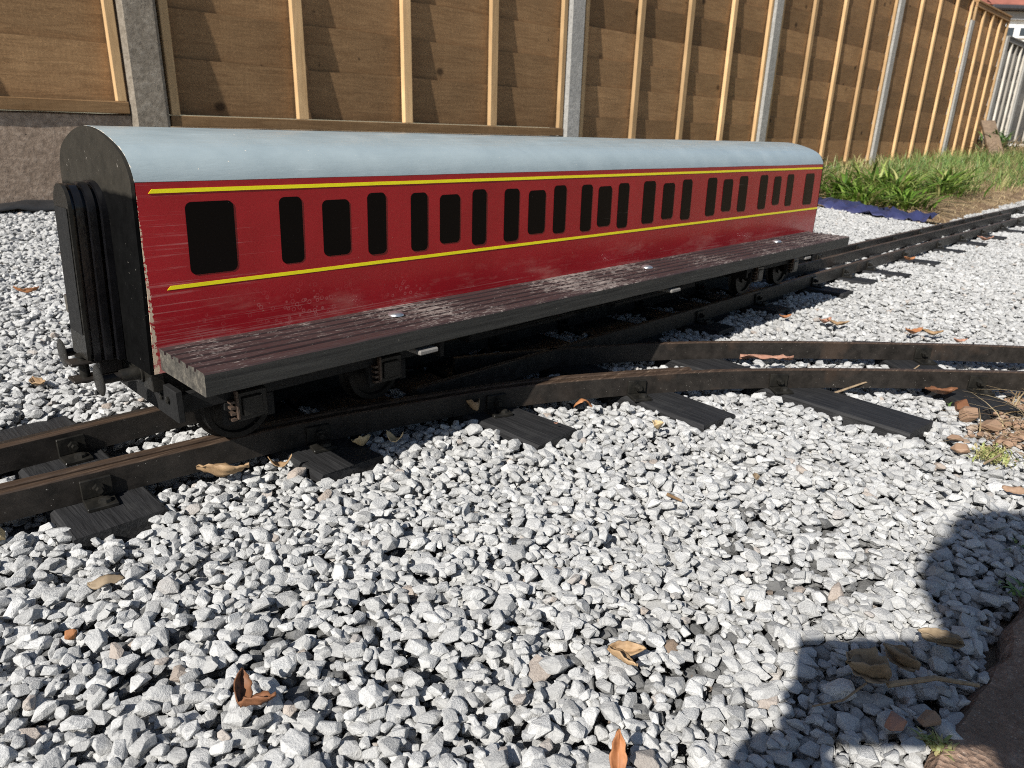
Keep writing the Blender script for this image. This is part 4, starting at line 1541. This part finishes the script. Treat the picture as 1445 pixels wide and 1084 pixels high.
# ------------------------------------------------------------------ leaves, pods, twigs and odd stones on the gravel
def leaf_mesh(L, W, curl, fold, seed, n=14, m_=8, tipb=0.3):
    vs, fs = [], []
    r = random.Random(seed)
    ph = r.uniform(0, 50)
    for i in range(n + 1):
        t = i / n
        w = W * (math.sin(math.pi * (t ** 0.8)) ** 0.75 if 0 < t < 1 else 0.02) * (1 + 0.35 * noise.noise((t * 6 + ph, 5, 5)))
        for j in range(m_ + 1):
            s = j / m_ * 2 - 1
            x = L * (t - 0.5)
            y = w * 0.5 * s
            z = fold * abs(s) ** 1.3 * w * 0.5 + curl * (t - 0.5) ** 2 * L * 2 + 0.09 * L * noise.noise((t * 3.5 + ph, s * 2, 1)) + 0.03 * L * noise.noise((t * 11 + ph, s * 5, 1))
            vs.append((x, y, z))
    fs = [(i * (m_ + 1) + j, i * (m_ + 1) + j + 1, (i + 1) * (m_ + 1) + j + 1, (i + 1) * (m_ + 1) + j) for i in range(n) for j in range(m_)]
    return vs, fs

def leaf(name, x, y, L, W, rz, mat, lab, cat='leaf', curl=0.4, fold=0.5, roll=0.0, pitch=0.0, dz=0.0, seed=1, z=None, thick=0.0006):
    vs, fs = leaf_mesh(L, W, curl, fold, seed)
    me = pmesh(name, vs, fs)
    o = link_mesh(name, me, M[mat], smooth=0)
    sol = o.modifiers.new('thickness', 'SOLIDIFY')
    sol.thickness = thick
    o.location = (x, y, (surf(x, y) if z is None else z) + 0.003 + dz)
    o.rotation_euler = (roll, pitch, rz)
    tag(o, lab, cat, 'dry leaves and pods on the gravel')
    return o

RX = -0.785          # a heading that runs left to right in the picture
leaf('dry_leaf', 0.257, 0.640, 0.050, 0.022, RX + 0.15, 'leaf_tan', 'large curled tan and orange leaf in front of the near rail', curl=0.35, fold=0.9, roll=-0.45, seed=3, dz=0.004)
leaf('dry_leaf', 0.312, 0.627, 0.024, 0.010, RX + 0.3, 'leaf_tan', 'small curled leaf between the two near sleepers', curl=1.0, fold=0.4, seed=4, dz=0.003)
leaf('dry_leaf', 0.408, 0.618, 0.026, 0.018, RX + 0.9, 'pale_shell', 'pale cupped leaf at the corner of the second sleeper', curl=0.6, fold=1.0, roll=-0.5, seed=5, dz=0.004)
leaf('dry_leaf', 0.436, 0.598, 0.020, 0.013, RX - 0.2, 'pale_shell', 'pale leaf scrap with one upturned corner on lit stones', curl=1.2, fold=0.3, seed=6, dz=0.003)
leaf('dry_leaf', 0.559, 0.595, 0.018, 0.014, RX + 0.5, 'leaf_tan', 'rolled tan leaf leaning on the third sleeper', curl=1.8, fold=1.2, roll=-0.8, seed=7, dz=0.006)
leaf('dry_leaf', 0.692, 0.534, 0.024, 0.017, RX + 0.1, 'leaf_orange', 'bright orange leaf piece arched over stones right of the third sleeper', curl=-0.9, fold=-0.4, roll=-0.4, seed=8, dz=0.008)
leaf('dry_leaf', 0.785, 0.490, 0.022, 0.015, RX - 0.9, 'leaf_orange', 'orange brown leaf piece beside the fourth sleeper', curl=-0.8, fold=-0.5, roll=-0.3, seed=9, dz=0.006)
leaf('seed_shell', 0.687, 0.415, 0.017, 0.014, RX + 0.8, 'pale_shell', 'open straw coloured seed shell on bright gravel', 'seed shell', curl=0.9, fold=1.4, seed=10, dz=0.003)
leaf('seed_pod', 0.660, 0.276, 0.016, 0.0075, RX + 1.4, 'leaf_olive', 'small olive brown pod alone on bright gravel', 'seed pod', curl=0.3, fold=1.2, seed=11, dz=0.003)
leaf('seed_pod', 0.118, 0.537, 0.025, 0.013, RX - 0.1 + 0.5, 'leaf_olive', 'grey brown oval pod on the gravel at lower left', 'seed pod', curl=-0.3, fold=-0.9, roll=-0.3, seed=12, dz=0.006)
leaf('dry_leaf', 0.269, 0.166, 0.026, 0.010, RX + 1.45, 'leaf_orange', 'pointed orange leaf tip cut by the bottom edge of the view', 'leaf', curl=0.2, fold=0.8, pitch=-0.9, seed=13, dz=0.010)
leaf('seed_pod', 0.850, 0.078, 0.026, 0.012, RX - 0.35, 'stone_brown', 'smooth tan pod at the right edge above the shadow', 'seed pod', curl=-0.2, fold=-0.9, seed=14, dz=0.006)
leaf('dry_leaf', 0.284, 1.46, 0.042, 0.016, RX + 0.1, 'leaf_orange', 'orange leaf on the gravel to the left of the gangway', curl=0.5, fold=0.6, roll=-0.4, seed=15, dz=0.006)
leaf('dry_leaf', 0.192, 1.02, 0.030, 0.016, RX - 0.6, 'leaf_tan', 'tan leaf half buried behind the far rail at left', curl=0.5, fold=0.6, seed=16, dz=0.002)
leaf('dry_leaf', 1.095, 0.215, 0.046, 0.026, RX + 0.0, 'leaf_brown', 'dark red brown crinkled leaf by the rotated sleeper', curl=0.3, fold=0.5, roll=-0.2, seed=17, dz=0.006)
for k, (x, y, L, rz, mt, lab) in enumerate(((1.356, 0.560, 0.034, 0.2, 'leaf_orange', 'orange leaf near the coach shadow beyond the curved rails'),
                                            (1.385, 0.492, 0.045, 0.6, 'bark', 'loose pinkish bark flake behind the far curved rail'),
                                            (1.400, 0.474, 0.050, -0.4, 'leaf_tan', 'tan leaf beside the pinkish bark flake'),
                                            (1.44, 0.350, 0.050, 0.3, 'leaf_orange', 'orange leaf in the right patch of litter behind the curved rail'),
                                            (1.46, 0.325, 0.045, -0.5, 'leaf_tan', 'tan leaf in the right patch of litter behind the curved rail'),
                                            (1.45, 0.275, 0.034, 0.1, 'bark', 'brown bark chip at the right end of the litter patch'),
                                            (2.33, 0.62, 0.05, 0.3, 'leaf_orange', 'orange leaf between far sleepers of the straight track'),
                                            (3.15, 0.60, 0.07, -0.2, 'bark', 'pink brown bark flake on a far sleeper'),
                                            (2.08, 0.70, 0.03, 0.8, 'leaf_orange', 'small orange leaf between the far rails'),
                                            (0.605, 0.505, 0.006, 0.2, 'bark', 'tiny brown fleck on the third sleeper'))):
    leaf('dry_leaf', x, y, L * 0.8, L * 0.4, RX + rz, mt, lab, curl=0.5, fold=0.5, seed=30 + k, dz=0.004, z=(-0.028 if k == 9 else None))
# strip of bark lying against the inside of the rail
leaf('bark_strip', 1.022, 0.440, 0.085, 0.009, -0.72, 'bark', 'long pinkish bark strip lying behind the near curved rail', 'bark strip', curl=0.05, fold=0.3, seed=50, z=-0.012)

def vpod(x, y, L, W, rz, mat, lab, spread=0.9, stem=None, seed=0, dz=0.006, lift=(0.2, 0.75)):
    """a split pod: two halves joined at one end"""
    z = surf(x, y) + dz
    root = tag(empty('split_pod', (x, y, z)), lab, 'seed pod', 'dry leaves and pods on the gravel')
    for k, s in enumerate((-1, 1)):
        vs, fs = leaf_mesh(L, W, 0.25, 0.9, seed + k)
        vs = [(p[0] + L * 0.5, p[1], p[2]) for p in vs]
        o = link_mesh('husk', pmesh('husk', vs, fs), M[mat], root, smooth=0)
        o.modifiers.new('thickness', 'SOLIDIFY').thickness = 0.0008
        o.rotation_euler = (s * 0.5, -lift[k], rz + s * spread / 2)
    if stem:
        B().tube([(x, y, z), (x + stem[0] * 0.5, y + stem[1] * 0.5, z + 0.004), (x + stem[0], y + stem[1], z + stem[2])], [0.0022, 0.0018, 0.0014], 7).build('stalk', M['twig'], root)
    return root
vpod(0.130, 0.342, 0.025, 0.012, RX + 0.9, 'leaf_brown', 'V-shaped split red brown pod near the bottom left', 1.9, seed=60, lift=(0.35, 0.35))
vpod(0.338, 0.226, 0.027, 0.011, RX - 0.45, 'leaf_tan', 'V-shaped split tan pod on bright gravel at the bottom', 0.9, seed=64, lift=(0.1, 0.05))
vpod(0.452, 0.078, 0.030, 0.024, RX + 2.6, 'leaf_olive', 'brown tulip-shaped pod on a straw stalk in the shadow', 0.7, (0.050, -0.043, -0.004), seed=68, lift=(0.15, 0.3))
vpod(0.528, 0.052, 0.030, 0.013, RX + 2.9, 'leaf_olive', 'long split grey brown pod in the shadow by the path', 0.35, seed=72, lift=(0.1, 0.12))
vpod(0.478, 0.068, 0.026, 0.016, RX + 2.2, 'leaf_olive', 'open grey pod husk under the stalk in the shadow', 0.6, seed=76, lift=(0.05, 0.4))
# catkin
b = B()
for k in range(16):
    t = k / 15
    b.lathe((0.5655 - 0.001 * t, 0.323 - 0.017 * t, surf(0.565, 0.315) + 0.003), (0.5655 - 0.001 * t - 0.0001, 0.323 - 0.017 * t - 0.001, surf(0.565, 0.315) + 0.003), [(0, 0.0009), (0.0005, 0.0021 - 0.0007 * t), (0.001, 0.0009)], 7)
tag(b.build('catkin', M['leaf_tan'], smooth=R(60)), 'small golden brown catkin on bright gravel', 'catkin')
def twig(pts, r, lab, mat='twig'):
    b = B().tube(pts, r, 6)
    return tag(b.build('twig', M[mat], smooth=R(60)), lab, 'twig', 'twigs on the gravel')
twig([(1.000, 0.325, surf(1.0, 0.325) + 0.004), (1.06, 0.300, -0.018), (1.135, 0.268, -0.012), (1.150, 0.262, -0.004)], [0.0018, 0.0015, 0.0012, 0.0008], 'thin straw twig lying across the long angled sleeper')
twig([(0.398, 0.106, surf(0.398, 0.106) + 0.004), (0.418, 0.094, surf(0.418, 0.094) + 0.005), (0.440, 0.088, surf(0.44, 0.088) + 0.006)], [0.0006, 0.0008, 0.0008], 'hair-thin twig crossing the edge of the shadow at bottom')
twig([(0.90, 0.118, surf(0.9, 0.118) + 0.003), (0.935, 0.112, surf(0.93, 0.112) + 0.008), (0.96, 0.112, surf(0.96, 0.112) + 0.004)], [0.0014, 0.0013, 0.001], 'short twig beside the moss at the right edge')
twig([(1.03, 0.150, surf(1.03, 0.15) + 0.004), (1.09, 0.118, surf(1.08, 0.118) + 0.012)], [0.0012, 0.0009], 'dry stalk on the brown soil at right')

def odd_stone(x, y, s, mat, lab, seed, cat='stone', flat=0.6, rz=0.0, dz=0.0):
    me, ax = chip(seed)
    me.materials.clear()
    o = link_mesh('odd_stone', me, M[mat])
    o.scale = (s, s, s * flat / 0.55)
    o.location = (x, y, surf(x, y) + s * 0.25 + dz)
    o.rotation_euler = (0, 0, rz)
    tag(o, lab, cat, 'brown stones among the grey gravel')
    return o
odd_stone(1.055, 0.170, 0.020, 'stone_brown', 'lumpy brown stone at the corner of the rotated sleeper', 201)
odd_stone(0.962, 0.162, 0.0105, 'stone_brown', 'smooth reddish brown stone at right, upper one of a pair', 202, rz=RX)
odd_stone(0.931, 0.148, 0.0115, 'stone_brown', 'smooth reddish brown stone at right, lower one of a pair', 203, rz=RX)
odd_stone(1.085, 0.185, 0.018, 'leaf_brown', 'angular brown clod behind the lumpy stone', 204)
odd_stone(1.035, 0.140, 0.016, 'stone_brown', 'dusty brown stone in the soil patch', 205)
odd_stone(0.082, 0.500, 0.0045, 'leaf_orange', 'tiny orange brown nut at lower left', 206, 'nut', 0.9)
odd_stone(0.424, 0.064, 0.010, 'bark', 'pinkish stone against the path edge in shadow', 207)
odd_stone(0.446, 0.050, 0.010, 'stone_brown', 'red brown stone against the path edge in shadow', 208)
odd_stone(0.070, 0.672, 0.012, 'pale_shell', 'tan pebble at the left edge below the near rail', 209)
odd_stone(1.262, 0.305, 0.012, 'leaf_olive', 'olive pebble sitting on the sleeper between the curved rails', 210, dz=0.012)
b = B()
for k in range(190):
    x, y = 0.985 + rg.random() * 0.25, 0.062 + rg.random() * 0.09
    me_, _ = chip(220 + k)
    sc_ = rg.choice([0.003, 0.004, 0.006, 0.009])
    b.add([Vector(v.co) * sc_ + Vector((x, y, max(surf(x, y), -0.05) + sc_ * 0.2)) for v in me_.vertices], [tuple(p.vertices) for p in me_.polygons])
tag(b.build('soil_clods', M['stone_brown']), 'crumbled brown soil heaped at the right edge by the curved track', 'soil', kind='stuff')
def moss(x, y, r_, n, lab):
    z = surf(x, y)
    return blades('moss_clump', [(x + rg.gauss(0, r_), y + rg.gauss(0, r_ * 0.6), z - 0.002, rg.uniform(0.004, 0.010), 0.0022, rg.uniform(0, 6.28), rg.uniform(0.3, 1.6), rg.uniform(0.74, 1)) for _ in range(n)], M['grass'], lab, 'moss', segs=3)
moss(1.060, 0.342, 0.010, 130, 'yellow green moss tuft on the edge of the long angled sleeper')
moss(0.945, 0.118, 0.016, 240, 'yellow green moss lump at the right edge by the brown stones')
moss(0.432, 0.041, 0.005, 60, 'thin moss in the joint at the path edge')
blades('soil_straw', [(rg.uniform(0.98, 1.22), rg.uniform(0.06, 0.15), -0.04, rg.uniform(0.02, 0.06), 0.0016, rg.uniform(0, 6.28), rg.uniform(1.7, 2.3), rg.random()) for _ in range(90)], M['straw'], 'dry straw bits over the brown soil patch at the right edge', 'straw', 'stuff')

# ------------------------------------------------------------------ house beyond the fence
hs = tag(empty('house', (25.4, 5.95, 0.2), math.atan2(-0.714, 0.699)), 'white rendered house with red tiled roof beyond the far end of the fence', 'house')
def hp(name, bb, mat, parent=None):
    me = pmesh(name, bb.v, bb.f)
    o = link_mesh(name, me, mat, parent or hs)
    return o
# local x runs right along the wall, y away from the viewer
hp('wall', B().box(0, 9, 0, 7, 0, 3.42), M['render'])
hp('fascia', B().box(-0.15, 9.2, -0.12, -0.002, 3.421, 3.62), M['fascia'])
hp('gutter', B().box(-0.30, 9.3, -0.36, -0.18, 3.63, 3.75, 0.03), M['dark_trim'])
rf = B()
rf.add([(-0.35, -0.30, 3.76), (9.4, -0.30, 3.76), (9.4, 3.5, 6.2), (0.6, 3.5, 6.2), (-0.35, 7.3, 3.76), (9.4, 7.3, 3.76)], [(0, 1, 2, 3), (0, 3, 4), (3, 2, 5, 4), (0, 4, 5, 1), (1, 5, 2)])
ro = hp('roof', rf, M['tiles'])
tl = B()
for r_ in range(16):
    t0 = r_ / 16
    y0, z0 = -0.32 + 3.8 * t0, 3.775 + 2.44 * t0
    tl.add([(-0.35 + 0.95 * t0, y0, z0), (9.4, y0, z0), (9.4, y0 + 0.26, z0 + 0.152), (-0.35 + 0.95 * t0, y0 + 0.26, z0 + 0.152), (-0.35 + 0.95 * t0, y0, z0 - 0.03), (9.4, y0, z0 - 0.03)], [(0, 1, 2, 3), (4, 5, 1, 0)])
to = hp('roof_tiles', tl, M['tiles'], hs)
to['kind'] = 'stuff'
for x0, x1, z0, z1 in ((0.22, 0.62, 2.75, 3.22), (0.80, 1.9, 3.02, 3.22), (0.80, 1.9, 2.35, 2.72), (2.4, 3.6, 2.2, 3.2)):
    w = hp('window', B().box(x0 - 0.06, x1 + 0.06, -0.05, -0.002, z0 - 0.06, z1 + 0.06), M['render'])
    hp('pane', B().box(x0, x1, -0.06, -0.051, z0, z1), M['pane'], w)

# ------------------------------------------------------------------ the photographer whose shadow falls on the gravel
def skinned(name, joints, bones, mat, parent, root=0, sub=2):
    me = bpy.data.meshes.new(name)
    me.from_pydata([j[:3] for j in joints], bones, [])
    o = link_mesh(name, me, mat, parent)
    sk = o.modifiers.new('skin', 'SKIN')
    for i, v in enumerate(me.skin_vertices[0].data):
        r_ = joints[i][3]
        v.radius = (r_, r_)
        v.use_root = i == root
    su = o.modifiers.new('smooth', 'SUBSURF')
    su.levels = su.render_levels = sub
    return o
cr, cd, cf = Vector((0.699, -0.7145, 0.0277)), Vector((-0.223, -0.2547, -0.941)), Vector((0.679, 0.6516, -0.3375))
cpos = Vector((0, 0, 0.31))
ph = B()
pm = Matrix(((cr.x, cf.x, -cd.x, 0), (cr.y, cf.y, -cd.y, 0), (cr.z, cf.z, -cd.z, 0), (0, 0, 0, 1)))
pm.translation = cpos - cf * 0.009
ph.box(-0.052, 0.104, -0.005, 0.003, -0.026, 0.049, 0.003, mat=pm)
tag(ph.build('phone', M['phone']), 'black phone held out level by the photographer', 'phone')
person = tag(empty('person', (-0.25, -0.45, -0.04)), 'person crouching on the path in a navy jacket and jeans, holding up a phone', 'person')
pl = Vector(person.location)
def J(x, y, z, r_):
    return (x - pl.x, y - pl.y, z - pl.z, r_)
hr = cpos - cf * 0.014 + cr * 0.118 - cd * 0.004
hl = cpos - cf * 0.014 - cr * 0.060 + cd * 0.02
body = [J(-0.35, -0.50, 0.22, 0.13),
        J(-0.37, -0.46, 0.38, 0.125), J(-0.39, -0.38, 0.50, 0.13), J(-0.385, -0.31, 0.59, 0.09), J(-0.372, -0.235, 0.635, 0.060), J(-0.345, -0.180, 0.695, 0.084), J(-0.335, -0.165, 0.778, 0.080),
        J(-0.22, -0.46, 0.56, 0.062), J(0.00, -0.46, 0.45, 0.046), J(hr.x - 0.045, hr.y - 0.055, hr.z + 0.0, 0.030), J(hr.x, hr.y, hr.z, 0.026),
        J(-0.48, -0.22, 0.54, 0.060), J(-0.32, -0.15, 0.38, 0.044), J(hl.x - 0.05, hl.y - 0.02, hl.z - 0.01, 0.028), J(hl.x, hl.y, hl.z, 0.024),
        J(-0.22, -0.60, 0.20, 0.105), J(0.06, -0.52, 0.36, 0.075), J(-0.02, -0.56, 0.04, 0.05), J(0.10, -0.56, 0.0, 0.04),
        J(-0.46, -0.36, 0.18, 0.105), J(-0.16, -0.22, 0.05, 0.075), J(-0.55, -0.28, 0.02, 0.05), J(-0.66, -0.25, 0.03, 0.04)]
bones = [(0, 1), (1, 2), (2, 3), (3, 4), (4, 5), (5, 6), (3, 7), (7, 8), (8, 9), (9, 10), (3, 11), (11, 12), (12, 13), (13, 14), (0, 15), (15, 16), (16, 17), (17, 18), (0, 19), (19, 20), (20, 21), (21, 22)]
skinned('body', body, bones, M['jacket'], person)
def fingers(base, out, up_, n0, thumb):
    for k in range(4):
        p0 = base + up_ * (0.026 - 0.017 * k)
        p1 = p0 + out * 0.030 + cf * 0.010
        p2 = p1 + out * 0.018 + cf * 0.016
        js = [J(*p0, 0.009), J(*p1, 0.0082), J(*p2, 0.007)]
        skinned('finger', js, [(0, 1), (1, 2)], M['skin'], person, 0, 1)
    p0 = base + up_ * 0.0 - cf * 0.01
    p1 = p0 + up_ * 0.030 + out * 0.02 - cf * 0.006
    p2 = p1 + up_ * 0.012 + out * 0.022
    skinned('thumb', [J(*p0, 0.011), J(*p1, 0.0095), J(*p2, 0.008)], [(0, 1), (1, 2)], M['skin'], person, 0, 1)
fingers(hr, -cr, -cd, 0, 1)
fingers(hl, cr, -cd, 0, 1)
hc = Vector((-0.340, -0.176, 0.765)) - pl
b = B()
vs, fs = [], []
for i in range(9):
    for j in range(16):
        a, e = 2 * math.pi * j / 16, R(-15 + 105 * i / 8)
        d = Vector((math.cos(a) * math.cos(e), math.sin(a) * math.cos(e), math.sin(e)))
        if d.x * 0.7 + d.y * 0.7 > 0.55 and d.z < 0.45:
            d *= 0.86
        vs.append(hc + Vector((d.x * 0.09, d.y * 0.09, d.z * 0.105)))
fs = [(i * 16 + j, i * 16 + (j + 1) % 16, (i + 1) * 16 + (j + 1) % 16, (i + 1) * 16 + j) for i in range(8) for j in range(16)]
b.add(vs, fs)
link_mesh('hair', pmesh('hair', b.v, b.f), M['hair'], person, smooth=0)
